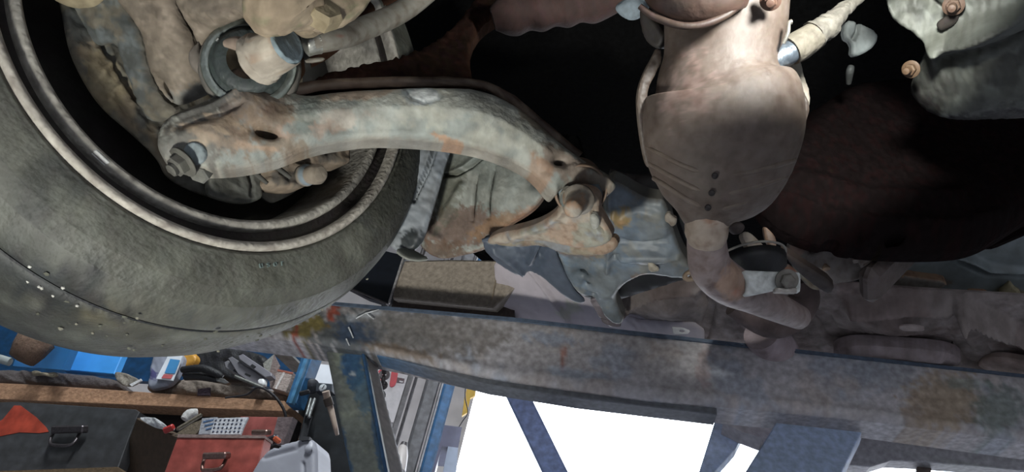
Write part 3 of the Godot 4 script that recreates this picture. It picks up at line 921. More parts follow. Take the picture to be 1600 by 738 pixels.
	part(t, "arm_pressing", sheet([344, 140, 352, 112, 368, 100, 392, 112, 420, 128, 452, 140, 480, 148, 520, 141, 580, 137, 650, 135, 720, 134, 752, 138, 785, 150, 815, 168, 850, 197, 890, 232, 930, 258, 958, 272, 968, 290, 955, 300, 940, 292, 915, 283, 895, 284, 878, 292, 871, 304, 862, 297, 846, 276, 825, 259, 795, 244, 755, 230, 700, 220, 640, 215, 580, 213, 540, 218, 505, 223, 465, 234, 430, 248, 395, 256, 350, 262, 300, 262, 262, 250, 244, 232, 244, 205, 256, 184, 285, 168, 318, 156], arm, o), pale)
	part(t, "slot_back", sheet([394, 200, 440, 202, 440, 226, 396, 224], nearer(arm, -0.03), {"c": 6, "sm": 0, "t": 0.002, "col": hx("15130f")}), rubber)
	part(t, "branch_web", sheet([430, 150, 500, 112, 560, 98, 620, 86, 672, 66, 712, 34, 745, -10, 780, -40, 680, -40, 560, 20, 520, 60, 380, 130, 380, 170, 700, 180, 800, 190, 770, 150, 738, 120, 734, 90, 736, 60, 752, 34, 780, 16, 830, 6, 900, -30, 860, -40, 560, -40], pl([480, 150, 0.70, 740, 140, 0.73, 700, 0, 0.87]), {"c": 5, "sm": 1, "t": 0.02, "r": 0.006, "na": 0.003, "nf": 0.4, "col": hx("34241f"), "vary": 0.35, "mix": [[hx("221a18"), 0.1, 14.0, 0.7]], "er": [hx("4a352b"), 5.0]}), soot, "dark red rusty front branch")
	part(t, "branch_flange", tube([[450, 143, 0.675, 10], [520, 132, 0.69, 9], [640, 128, 0.70, 8], [738, 130, 0.715, 7], [790, 150, 0.71, 8], [850, 198, 0.70, 8], [905, 245, 0.70, 8]], {"col": hx("53443a"), "seg": 12, "na": 0.001, "mix": [[hx("85796a"), 0.25, 60.0, 0.6]]}), steel)
	part(t, "bush_sleeve", lathe(P(908, 298, 0.662), (B * Vector3(0.05, -0.35, 1)).normalized(), [[0.0225, -0.03], [0.0235, -0.002], [0.022, 0.001], [0.0205, -0.002], [0.0205, -0.02]], {"col": hx("7d6a5a"), "seg": 48, "vary": 0.3}), steel)
	part(t, "bush_rubber", lathe(P(908, 299, 0.664), (B * Vector3(0.05, -0.35, 1)).normalized(), [[0.0205, -0.004], [0.016, 0.002], [0.009, 0.0], [0.006, -0.004]], {"col": hx("6f7b80"), "seg": 48, "vary": 0.25}), rubber, "blue-grey rubber bush")
	hexbolt(t, "castle_nut", P(288, 252, 0.582), (B * Vector3(-0.5, -0.6, 0.6)).normalized(), 0.0085, 0.004, {"col": hx("66655e"), "vary": 0.3, "na": 0.0006, "nf": 200.0}, mud)
	part(t, "nut_flat", lathe(P(304, 240, 0.582), (B * Vector3(-0.1, -0.3, 0.9)).normalized(), [[0.009, -0.006], [0.009, 0.0], [0.0075, 0.002], [0.0, 0.0025]], {"col": hx("808a8c"), "seg": 20, "vary": 0.3}), dusty, "bluish washer")
	hexbolt(t, "pinch_nut", P(318, 262, 0.60), (B * Vector3(-0.2, -0.7, 0.7)).normalized(), 0.009, 0.0, {"col": hx("6f6f69"), "vary": 0.3}, mud, false)


# ---------- sheet metal, brackets and trays beyond the arm ----------
func chassis(steel: Material, mud: Material, rubber: Material, paint: Material, dusty: Material, plastic: Material, bright: Material, soot: Material) -> void:
	# the dark body overhead, a real shell of floor pan and side that closes the engine bay
	var up := Vector3.UP
	var lat := Vector3(Wn.x, 0, Wn.z).normalized()
	var lon := up.cross(lat).normalized()
	if (B.transposed() * lon).x < 0:
		lon = -lon
	var bs := Basis(lon, up, lat)
	var base := Wc + lat * 1.0
	base.y = C.y + 0.9
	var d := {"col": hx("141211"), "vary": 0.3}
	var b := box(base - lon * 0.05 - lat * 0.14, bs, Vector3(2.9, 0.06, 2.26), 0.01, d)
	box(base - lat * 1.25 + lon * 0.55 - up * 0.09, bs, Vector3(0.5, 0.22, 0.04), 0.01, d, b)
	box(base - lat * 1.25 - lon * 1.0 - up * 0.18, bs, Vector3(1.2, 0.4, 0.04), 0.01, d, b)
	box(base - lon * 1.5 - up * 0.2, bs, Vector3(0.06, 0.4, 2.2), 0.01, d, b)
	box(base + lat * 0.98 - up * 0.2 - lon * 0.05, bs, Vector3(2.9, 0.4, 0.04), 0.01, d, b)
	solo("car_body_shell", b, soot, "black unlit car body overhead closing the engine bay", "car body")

	var t := thing("inner_wing", "grey-green pressed inner wing behind the arm, flaking rust along its foot", "wing panel")
	var wing := pl([700, 230, 0.90, 850, 320, 0.84, 700, 400, 0.90])
	part(t, "wing_pressing", sheet([690, 205, 860, 205, 862, 262, 852, 298, 836, 324, 815, 340, 794, 351, 774, 372, 764, 384, 742, 394, 715, 400, 690, 406, 668, 398, 650, 380, 640, 360, 668, 320, 684, 280, 694, 240], wing, {"c": 2.0, "t": 0.01, "r": 0.004, "na": 0.001, "nf": 0.9, "col": hx("a3a8a2"), "vary": 0.15, "mix": [[hx("b4b7ae"), 0.12, 14.0, 0.6], [hx("7e8882"), 0.25, 11.0, 0.6]], "er": [hx("96705a"), 4.0, 0.6],
		"pat": [[720, 355, 75, 34, -0.1, hx("80675a"), 0.85], [780, 350, 50, 14, -0.4, hx("9a7a5c"), 0.8], [700, 300, 22, 60, 0.25, hx("6c6c5c"), 0.7], [830, 335, 34, 9, -0.5, hx("b58c72"), 0.85], [690, 390, 40, 16, 0.1, hx("7a6250"), 0.85], [740, 250, 40, 22, 0.3, hx("858c85"), 0.6], [800, 290, 40, 40, 0.0, hx("a9ada6"), 0.5]],
		"holes": [[742, 310, 1.7, 32, 0.1], [770, 302, 2.0, 36, 0.1]], "ribs": [[[765, 236, 735, 262, 712, 274, 692, 274], 2.4, -0.012], [[756, 240, 728, 262, 708, 270], 6.0, 0.006], [[722, 290, 704, 320, 690, 345], 6.0, 0.005]],
		"bumps": [[675, 365, 16, 26, 0.2, 0.008], [790, 310, 50, 60, 0.2, 0.01]]}), pale_of())
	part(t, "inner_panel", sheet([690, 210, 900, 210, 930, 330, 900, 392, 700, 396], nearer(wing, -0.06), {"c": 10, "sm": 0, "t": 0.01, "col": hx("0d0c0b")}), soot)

	t = thing("wheel_arch_liner", "bluish grey arch edge strip beside the tyre with a long black split", "arch liner")
	part(t, "liner_strip", sheet([622, 200, 704, 200, 707, 222, 694, 258, 684, 296, 672, 336, 660, 376, 646, 392, 626, 396, 600, 380, 606, 300], pl([640, 220, 0.87, 700, 220, 0.865, 640, 390, 0.85]), {"c": 3.0, "t": 0.008, "r": 0.004, "na": 0.0015, "nf": 0.5, "col": hx("a2a9b0"), "vary": 0.18, "mix": [[hx("b5bcc2"), 0.15, 18.0, 0.6], [hx("656a68"), 0.25, 12.0, 0.6]], "pat": [[646, 378, 22, 18, 0.0, hx("343a3c"), 0.95], [690, 235, 14, 40, 0.2, hx("8d97a2"), 0.7]],
		"ribs": [[[681, 215, 677, 240, 668, 265, 655, 292, 645, 314], 1.9, -0.02]]}), paint)
	part(t, "torn_corner", sheet([616, 388, 640, 386, 662, 398, 674, 404, 648, 406, 630, 400], pl([616, 388, 0.84, 674, 404, 0.85, 640, 406, 0.83]), {"c": 3, "sm": 1, "t": 0.003, "r": 0.001, "col": hx("7d827c"), "er": [hx("a5a8a0"), 2.0]}), paint)

	t = thing("bush_bracket", "rust-orange bracket clasping the arm's rear bush with a domed stud", "bracket")
	var bp := pl([800, 365, 0.71, 945, 340, 0.655, 900, 285, 0.642])
	part(t, "bracket_pressing", sheet([786, 366, 822, 358, 852, 346, 872, 328, 880, 306, 902, 299, 926, 304, 936, 318, 932, 332, 944, 352, 958, 376, 940, 388, 905, 392, 870, 384, 838, 378, 800, 382, 770, 386, 756, 380, 772, 370], bp, {"c": 2.6, "t": 0.012, "r": 0.004, "na": 0.0007, "nf": 0.6, "col": hx("928a7e"), "vary": 0.22, "mix": [[hx("98806c"), 0.15, 22.0, 0.6], [hx("7c8278"), 0.15, 16.0, 0.7], [hx("7f8a94"), 0.4, 30.0, 0.5]], "er": [hx("9a8270"), 3.0, 0.6], "bumps": [[885, 346, 10, 5, 0.2, 0.003], [866, 355, 10, 5, 0.2, 0.003]], "ribs": [[[800, 370, 850, 354, 878, 332, 894, 312], 6.0, 0.004], [[925, 332, 930, 352, 940, 362], 2.0, -0.006]]}), steel)
	part(t, "tie_strap", sheet([764, 384, 800, 376, 860, 372, 920, 384, 960, 372, 966, 392, 940, 404, 880, 402, 850, 386, 800, 390], nearer(bp, -0.006), {"c": 3, "t": 0.01, "r": 0.004, "na": 0.001, "nf": 0.5, "col": hx("807868"), "mix": [[hx("8a7462"), 0.1, 25.0, 0.7], [hx("6d7a84"), 0.2, 25.0, 0.7]]}), steel)
	var sa := (P(893, 330, 0.612) - P(904, 312, 0.635)).normalized()
	part(t, "domed_stud", lathe(P(904, 312, 0.637), sa, [[0.0, -0.004], [0.013, -0.003], [0.0135, 0.001], [0.0105, 0.003], [0.0095, 0.008], [0.0085, 0.011], [0.0078, 0.022], [0.0055, 0.025], [0.0, 0.026]], {"col": hx("8f8a80"), "seg": 30, "vary": 0.25, "mix": [[hx("9a7556"), 0.1, 60.0, 0.6]]}), steel, "domed grey stud")
	part(t, "stud_shoulder", sheet([872, 304, 884, 300, 892, 312, 890, 328, 880, 330, 872, 318], nearer(bp, 0.008), {"c": 2.5, "t": 0.01, "r": 0.003, "col": hx("5c625f"), "er": [hx("b0aea2"), 2.0]}), steel)
	part(t, "pale_plug", sheet([918, 340, 928, 336, 936, 348, 934, 360, 924, 362], nearer(bp, 0.006), {"c": 2.5, "t": 0.006, "r": 0.003, "col": hx("a3a39a")}), dusty)

	t = thing("chassis_rail", "blue-black undersealed chassis rail end with punched holes and rust blister", "chassis rail")
	var rl := pl([900, 420, 0.86, 1070, 400, 0.80, 960, 300, 0.76])
	var pressing := part(t, "rail_pressing", sheet([858, 366, 880, 384, 920, 392, 944, 386, 952, 372, 940, 340, 940, 310, 950, 286, 968, 292, 1000, 312, 1022, 318, 1036, 316, 1044, 336, 1052, 370, 1066, 405, 1084, 428, 1074, 440, 1050, 438, 1010, 432, 992, 438, 972, 450, 958, 468, 968, 492, 975, 508, 962, 512, 944, 500, 934, 480, 926, 466, 912, 468, 898, 458, 884, 436, 872, 406], rl, {"c": 2.8, "t": 0.02, "r": 0.006, "na": 0.0007, "nf": 0.6, "col": hx("7c858c"), "vary": 0.18, "mix": [[hx("868d8e"), 0.1, 10.0, 0.6], [hx("6d7e8f"), 0.2, 14.0, 0.6], [hx("8f8d82"), 0.3, 24.0, 0.6]], "er": [hx("77736a"), 3.0],
		"pat": [[972, 338, 16, 13, 0.0, hx("9b8458"), 0.95], [972, 339, 6, 5, 0.0, hx("b09068"), 0.9], [905, 395, 34, 10, 0.1, hx("84684f"), 0.8], [940, 340, 12, 60, 0.1, hx("8a8878"), 0.7], [1010, 436, 26, 7, 0.0, hx("8a6c58"), 0.8], [900, 420, 26, 30, 0.4, hx("5c6b78"), 0.6]],
		"bumps": [[972, 338, 15, 12, 0.0, 0.004], [1000, 350, 52, 26, 0.08, 0.005, 1], [1005, 398, 48, 14, 0.05, 0.004, 1], [940, 440, 30, 26, 0.9, 0.004, 1]],
		"ribs": [[[952, 300, 954, 350, 950, 420], 3.5, 0.006], [[968, 376, 1000, 378, 1042, 376], 2.4, -0.004], [[970, 404, 1010, 402, 1060, 404], 2.4, 0.004], [[958, 402, 962, 398, 968, 396], 1.6, -0.005], [[950, 408, 955, 402, 962, 402], 1.6, -0.005]],
		"holes": [[912, 429, 8, 3.4, 0.25], [918.5, 443.5, 5, 3, 0.4], [926.5, 459.5, 5, 3, 0.4]]}), paint)
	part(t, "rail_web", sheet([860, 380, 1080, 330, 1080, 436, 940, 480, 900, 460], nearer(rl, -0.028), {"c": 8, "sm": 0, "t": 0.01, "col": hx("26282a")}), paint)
	part(pressing, "peeled_flake", sheet([1012, 407, 1018, 409, 1022, 415, 1029, 420, 1030, 426, 1013, 427], nearer(rl, 0.006), {"c": 2, "sm": 1, "t": 0.002, "r": 0.0015, "na": 0.0008, "col": hx("b3aa98")}), dusty, "pale peeling flake of underseal")
	part(t, "tail_clip", sheet([920, 470, 932, 468, 940, 476, 944, 488, 954, 500, 966, 506, 972, 512, 958, 514, 940, 506, 934, 494, 926, 480], nearer(rl, -0.01), {"c": 2.4, "t": 0.004, "r": 0.002, "col": hx("8c848a"), "ribs": [[[928, 474, 938, 474], 2.0, -0.004], [[938, 500, 950, 504], 2.0, -0.004]]}), paint)
	part(t, "corner_lug", sheet([1066, 432, 1076, 422, 1086, 420, 1094, 432, 1092, 440, 1072, 442], pl([1066, 432, 0.78, 1094, 432, 0.78, 1080, 442, 0.78]), {"c": 2.4, "t": 0.006, "r": 0.003, "col": hx("8a7a68"), "holes": [[1078, 432, 3, 2.4, 0.0]]}), steel)
	part(pressing, "edge_clip", sheet([1038, 338, 1046, 334, 1052, 342, 1058, 344, 1056, 354, 1048, 356, 1044, 350, 1038, 348], nearer(rl, 0.01), {"c": 2, "t": 0.005, "r": 0.002, "col": hx("8d867c")}), steel)
	part(t, "rail_tube", tube([[950, 286, 0.80, 22], [990, 292, 0.80, 20], [1040, 288, 0.80, 19], [1120, 276, 0.80, 19]], {"col": hx("4a4644"), "seg": 20, "vary": 0.3}), steel, "dark cross tube")

	t = thing("plastic_flap", "creased dark blue-grey plastic flap hanging beside the chassis rail", "plastic cover")
	part(t, "flap", sheet([754, 374, 772, 370, 800, 374, 812, 376, 830, 368, 856, 364, 866, 378, 872, 402, 884, 430, 900, 458, 918, 474, 902, 476, 880, 464, 862, 447, 845, 433, 826, 424, 808, 434, 786, 420, 766, 404, 756, 392], pl([760, 380, 0.85, 860, 370, 0.84, 880, 470, 0.93]), {"c": 3, "t": 0.004, "r": 0.002, "na": 0.001, "nf": 0.6, "col": hx("4e5560"), "vary": 0.2, "mix": [[hx("6c737c"), 0.3, 20.0, 0.6]], "pat": [[770, 378, 8, 5, 0.0, hx("9a9c98"), 0.9], [840, 400, 20, 30, 0.3, hx("414a56"), 0.6]], "ribs": [[[846, 370, 836, 390, 826, 408], 4.0, 0.008], [[858, 372, 842, 398], 3.0, -0.006], [[772, 392, 800, 410, 826, 436], 4.0, 0.006], [[790, 384, 810, 380], 3.0, -0.006]]}), plastic)
	part(t, "fold_edge", tube([[754, 376, 0.845, 3], [775, 372, 0.84, 4], [800, 380, 0.84, 4], [806, 374, 0.835, 2]], {"col": hx("4a525e"), "seg": 10}), plastic)

	t = thing("floor_undertray", "pale mauve-grey flat undertray beyond the flap with one straight seam", "undertray")
	part(t, "tray_sheet", sheet([770, 400, 830, 410, 870, 430, 940, 460, 985, 500, 1100, 508, 1100, 548, 780, 530], pl([800, 440, 1.02, 940, 470, 0.99, 880, 530, 1.06]), {"c": 4, "sm": 1, "t": 0.004, "r": 0.002, "na": 0.0012, "nf": 0.3, "col": hx("bab1b6"), "vary": 0.1, "pat": [[895, 480, 14, 10, 0.3, hx("9aa080"), 0.5], [880, 490, 12, 8, 0.3, hx("a8ac90"), 0.5]], "ribs": [[[828, 420, 860, 462, 896, 514], 2.4, 0.007], [[868, 454, 876, 456], 2.0, -0.004]]}), plastic)
	part(t, "side_strip", sheet([978, 488, 1060, 506, 1060, 530, 975, 525], pl([978, 488, 0.99, 1060, 506, 0.98, 978, 525, 1.02]), {"c": 4, "sm": 0, "t": 0.004, "r": 0.002, "col": hx("a0969c")}), plastic)
	part(t, "white_tab", sheet([1050, 511, 1066, 512, 1079, 517, 1076, 522, 1052, 524], pl([1050, 511, 0.96, 1079, 517, 0.96, 1052, 524, 0.96]), {"c": 2, "sm": 0, "t": 0.003, "r": 0.001, "col": hx("e6e4e6"), "holes": [[1066, 518, 5, 2, 0.1]]}), plastic, "small white tab with a hole")

	# brown floor pan pressings on the far side
	t = thing("floor_pan", "brownish far floor pan with deep rounded pressings above the beam", "floor pan")
	var fp := pl([960, 450, 0.95, 1560, 470, 0.80, 1300, 570, 0.98])
	var pan := part(t, "pan_pressing", sheet([940, 480, 962, 456, 990, 440, 1030, 434, 1110, 430, 1180, 440, 1260, 440, 1420, 455, 1660, 470, 1660, 640, 1300, 590, 1060, 545, 985, 500], fp, {"c": 4, "sm": 1, "t": 0.006, "r": 0.004, "na": 0.0015, "nf": 0.3, "col": hx("a59a96"), "vary": 0.12, "mix": [[hx("8d7a75"), 0.15, 8.0, 0.6]],
		"ribs": [[[968, 490, 990, 462, 1030, 446, 1100, 440], 6.0, 0.02], [[1100, 445, 1112, 480, 1100, 530], 5.0, -0.025], [[1290, 500, 1300, 522, 1330, 530, 1480, 536], 7.0, -0.035], [[1320, 548, 1480, 552], 5.0, 0.02], [[1500, 470, 1560, 500, 1620, 545], 7.0, 0.03], [[1490, 480, 1540, 505, 1600, 545], 6.0, -0.02], [[1330, 478, 1420, 470, 1500, 474], 8.0, 0.02], [[1500, 540, 1515, 560, 1545, 572, 1600, 566], 6.0, -0.03], [[1180, 445, 1230, 470, 1290, 500], 6.0, -0.02]],
		"bumps": [[1045, 475, 56, 26, 0.05, 0.016], [1400, 500, 90, 24, 0.03, 0.018], [1240, 470, 34, 30, 0.2, 0.012], [1580, 540, 46, 40, 0.2, -0.02], [1420, 555, 80, 16, 0.03, 0.012, 1]]}), mud)
	part(pan, "drain_grommet", sheet([1402, 513, 1420, 511, 1442, 514, 1448, 518, 1430, 521, 1408, 519], nearer(fp, 0.022), {"c": 2.4, "t": 0.004, "r": 0.002, "col": hx("c4b6b2")}), mud)
	part(t, "pan_step", sheet([1296, 560, 1318, 548, 1350, 546, 1480, 556, 1510, 572, 1480, 580, 1400, 574, 1330, 566], nearer(fp, 0.02), {"c": 3, "t": 0.02, "r": 0.006, "col": hx("b4a6a8"), "ribs": [[[1330, 552, 1470, 562], 4.0, 0.006]]}), mud)


# ---------- catalyst and pipe ----------
func exhaust(steel: Material, mud: Material, bright: Material, dusty: Material) -> void:
	var t := thing("catalytic_converter", "bulging brown catalytic converter with pressed ribs, centre right of the arm", "catalytic converter")
	var o := {"seg": 96, "step": 14, "col": hx("5a504a"), "vary": 0.18, "flat": 0.8, "open": true, "mix": [[hx("675d56"), 0.1, 12.0, 0.5], [hx("4c4138"), 0.2, 18.0, 0.5]], "spot": [[P(1050, 110, 0.49), 0.03, hx("7c6a66"), 0.6]]}
	var pp := []
	var rr := []
	var prof := [[1135, -60, 98], [1133, 30, 94], [1128, 90, 90], [1126, 120, 98], [1130, 150, 117], [1128, 178, 124], [1125, 215, 122], [1121, 255, 112], [1116, 290, 97], [1110, 320, 74], [1106, 340, 46], [1105, 352, 34]]
	for m in prof:
		pp.append(P(m[0], m[1], 0.535))
		rr.append(m[2] * 0.535 / F)
	var shell := part(t, "shell", sweep(pp, rr, o), steel)
	# pressed ribs, two to a pair, and three vent holes down the middle
	for k in 3:
		var y: float = [281, 307, 329.5][k]
		var w: float = [104, 90, 76][k]
		for s in [-1, 1]:
			var q := []
			var qr := []
			for i in 9:
				var f := lerpf(0.22, 0.97, i / 8.0)
				var yy := y - 42.0 * f * f
				var hw := 0.0
				for z in range(prof.size() - 1):
					if yy >= prof[z][1] and yy <= prof[z + 1][1]:
						hw = lerpf(prof[z][2], prof[z + 1][2], (yy - prof[z][1]) / (prof[z + 1][1] - prof[z][1]))
				var mid := P(1121 - (yy - 255) * 0.14, yy, 0.535)
				var tang := (P(1128, 178, 0.535) - P(1110, 320, 0.535)).normalized()
				var u := C - mid
				u = (u - tang * u.dot(tang)).normalized()
				var r := hw * 0.535 / F
				q.append(mid + (u * sqrt(1.0 - f * f) * 0.8 + tang.cross(u) * f * s) * -0.0009 + u * sqrt(1.0 - f * f) * 0.8 * r + tang.cross(u) * f * s * r)
				qr.append(0.002 * (0.4 if i == 0 else 1.0))
			part(shell, "pressed_rib", sweep(q, qr, {"col": hx("625850"), "seg": 10, "vary": 0.15, "mix": [[hx("665b52"), 0.1, 30.0, 0.5]]}), steel)
	for m in [[1117, 275, 0.535 - 0.8 * 106 * 0.535 / F], [1112, 302, 0.535 - 0.8 * 92 * 0.535 / F], [1106, 325, 0.535 - 0.8 * 68 * 0.535 / F]]:
		part(shell, "vent_hole", lathe(P(m[0], m[1], m[2] + 0.0035), (C - P(m[0], m[1], m[2])).normalized(), [[0.0, 0.0032], [0.0014, 0.0034], [0.0018, 0.0038], [0.0022, 0.003]], {"col": hx("1a1412"), "seg": 16, "vary": 0.1}), steel)
	var so := {"c": 2.6, "t": 0.004, "r": 0.0015, "na": 0.0008, "nf": 0.5, "col": hx("453d38"), "vary": 0.25, "er": [hx("5e554d"), 2.0]}
	part(t, "seam_flange", sheet([1030, 70, 1038, 92, 1024, 118, 1014, 136, 1012, 170, 1018, 222, 1024, 262, 1012, 262, 1004, 226, 998, 180, 997, 144, 1008, 112, 1022, 88], pl([1030, 80, 0.535, 1000, 180, 0.535, 1016, 250, 0.54]), so), steel)
	part(t, "seam_flange", sheet([1214, 0, 1226, -20, 1228, 30, 1222, 60, 1220, 84, 1240, 120, 1262, 150, 1267, 168, 1260, 192, 1248, 214, 1242, 250, 1240, 272, 1226, 280, 1218, 268, 1236, 232, 1248, 190, 1248, 168, 1226, 134, 1206, 100, 1206, 60], pl([1220, 20, 0.545, 1260, 160, 0.545, 1228, 270, 0.545]), so), steel)
	part(t, "seam_crimp", sheet([1212, 236, 1222, 232, 1220, 246, 1216, 262, 1206, 268], pl([1212, 236, 0.525, 1222, 262, 0.53, 1206, 268, 0.525]), so), steel)
	part(t, "end_cone", tube([[1106, 336, 0.537, 34], [1105, 346, 0.536, 35], [1104, 354, 0.536, 33], [1104, 366, 0.537, 33], [1103, 378, 0.54, 28]], {"seg": 40, "col": hx("a2968a"), "vary": 0.2, "na": 0.0005, "spot": [[P(1100, 338, 0.51), 0.012, hx("8a6248"), 0.7]]}), steel, "pale welded cone")
	part(t, "upper_flange", sweep([P(1085, -70, 0.50), P(1085, -18, 0.50), P(1082, 2, 0.502), P(1080, 16, 0.508)], [0.036, 0.036, 0.032, 0.018], {"seg": 48, "flat": 0.7, "col": hx("42312a"), "vary": 0.25, "mix": [[hx("352722"), 0.1, 20.0, 0.7]]}), steel, "brown rusty manifold flange")
	part(t, "flange_edge", tube([[1000, 10, 0.5, 5], [1022, 26, 0.497, 6], [1062, 40, 0.49, 6], [1100, 38, 0.487, 6], [1140, 20, 0.487, 6], [1160, -6, 0.49, 6]], {"seg": 10, "col": hx("3a2c26"), "vary": 0.3}), steel)
	hexbolt(t, "flange_bolt", P(1204, 0, 0.49), (B * Vector3(-0.3, -0.5, 0.8)).normalized(), 0.0045, 0.004, {"col": hx("543f35"), "vary": 0.3}, steel)
	part(t, "side_lug", sheet([996, 8, 1016, 24, 1030, 44, 1040, 60, 1030, 80, 1006, 66, 998, 40], pl([996, 8, 0.56, 1030, 30, 0.55, 1010, 66, 0.56]), {"c": 3, "t": 0.01, "r": 0.003, "col": hx("2c2826"), "vary": 0.3}), steel)

	t = thing("exhaust_pipe", "scuffed mauve-grey exhaust pipe bending right below the converter", "exhaust pipe")
	part(t, "pipe", tube([[1104, 362, 0.54, 30], [1105, 390, 0.55, 31], [1112, 420, 0.56, 33], [1138, 444, 0.575, 33], [1178, 464, 0.60, 27], [1215, 481, 0.625, 23], [1248, 496, 0.66, 19]], {"seg": 40, "step": 10, "col": hx("857877"), "vary": 0.22, "mix": [[hx("9a8f8e"), 0.1, 40.0, 0.5]], "spot": [[P(1147, 440, 0.555), 0.016, hx("a58a76"), 0.8], [P(1150, 452, 0.56), 0.005, hx("b06a48"), 0.9], [P(1165, 445, 0.56), 0.012, hx("9a867a"), 0.7]]}), steel)
	t = thing("exhaust_hanger", "bright grey hanger plate with one bolt on the exhaust bend", "bracket")
	var hp := pl([1155, 440, 0.558, 1253, 440, 0.56, 1200, 420, 0.562])
	part(t, "plate", sheet([1155, 421, 1200, 424, 1248, 424, 1252, 428, 1252, 454, 1248, 458, 1216, 452, 1190, 458, 1160, 464, 1168, 452, 1166, 436], hp, {"c": 2.4, "sm": 1, "t": 0.004, "r": 0.0015, "col": hx("dadedb"), "vary": 0.08}), dusty)
	part(t, "lip", sheet([1212, 449, 1246, 449, 1247, 457, 1212, 456], nearer(hp, 0.004), {"c": 2, "sm": 0, "t": 0.006, "r": 0.0015, "col": hx("b8b2aa")}), dusty)
	hexbolt(t, "bolt", P(1229, 438, 0.557), (B * Vector3(-0.05, -0.1, 1)).normalized(), 0.0055, 0.0, {"col": hx("77756f"), "vary": 0.2}, steel)
	t = thing("heat_baffle", "black domed rubber mount with pale rim behind the exhaust bend", "mount")
	part(t, "dome", lathe(P(1170, 412, 0.66), (B * Vector3(0.1, -0.85, 0.5)).normalized(), [[0.0, 0.02], [0.02, 0.018], [0.03, 0.008], [0.032, 0.0], [0.0, -0.004]], {"col": hx("242628"), "seg": 48, "vary": 0.2}), steel)
	part(t, "rim", lathe(P(1170, 404, 0.655), (B * Vector3(0.1, -0.85, 0.5)).normalized(), [[0.0305, 0.0], [0.0318, 0.001], [0.0312, 0.0022], [0.03, 0.002]], {"col": hx("8f8d88"), "seg": 48, "vary": 0.2}), steel)

	t = thing("oxygen_sensor", "cream-sleeved oxygen sensor screwed into the converter neck, trailing up right", "sensor")
	part(t, "threaded_boss", tube([[1200, 100, 0.52, 18], [1216, 91, 0.52, 18], [1226, 86, 0.52, 19], [1238, 79, 0.521, 19]], {"seg": 24, "straight": true, "col": hx("7d8894"), "vary": 0.25, "mix": [[hx("a8b4c0"), 0.25, 60.0, 0.7]]}), bright, "bluish steel boss")
	part(t, "sensor_body", tube([[1235, 80, 0.521, 23], [1250, 71, 0.522, 24], [1268, 59, 0.523, 22], [1276, 53, 0.523, 21]], {"seg": 30, "straight": true, "col": hx("6c665a"), "vary": 0.15, "spot": [[P(1244, 66, 0.5), 0.006, hx("c79a68"), 0.7]]}), dusty)
	part(t, "sleeve", tube([[1272, 55, 0.523, 23], [1284, 46, 0.524, 19], [1292, 42, 0.525, 20], [1312, 22, 0.53, 13], [1336, 0, 0.54, 10], [1380, -40, 0.56, 9]], {"seg": 24, "col": hx("66625a"), "vary": 0.25, "na": 0.0014, "nf": 160.0}), dusty)
	part(t, "retaining_pin", tube([[1224, 68, 0.505, 3], [1231, 52, 0.503, 3.5], [1233, 36, 0.502, 3], [1237, 34, 0.502, 4]], {"seg": 8, "col": hx("b8b4aa")}), bright)
	t = thing("heat_shield", "slim grey heat shield curving behind the oxygen sensor", "heat shield")
	part(t, "shield_sheet", sheet([1224, 96, 1246, 84, 1250, 100, 1254, 124, 1264, 150, 1262, 178, 1248, 160, 1230, 134, 1222, 116], pl([1224, 96, 0.58, 1250, 90, 0.58, 1260, 170, 0.56]), {"c": 2.6, "t": 0.003, "r": 0.0015, "na": 0.001, "nf": 0.5, "curl": [[1242, 130, 1.2, 24, 0.006]], "col": hx("8d8a82"), "vary": 0.2}), steel)


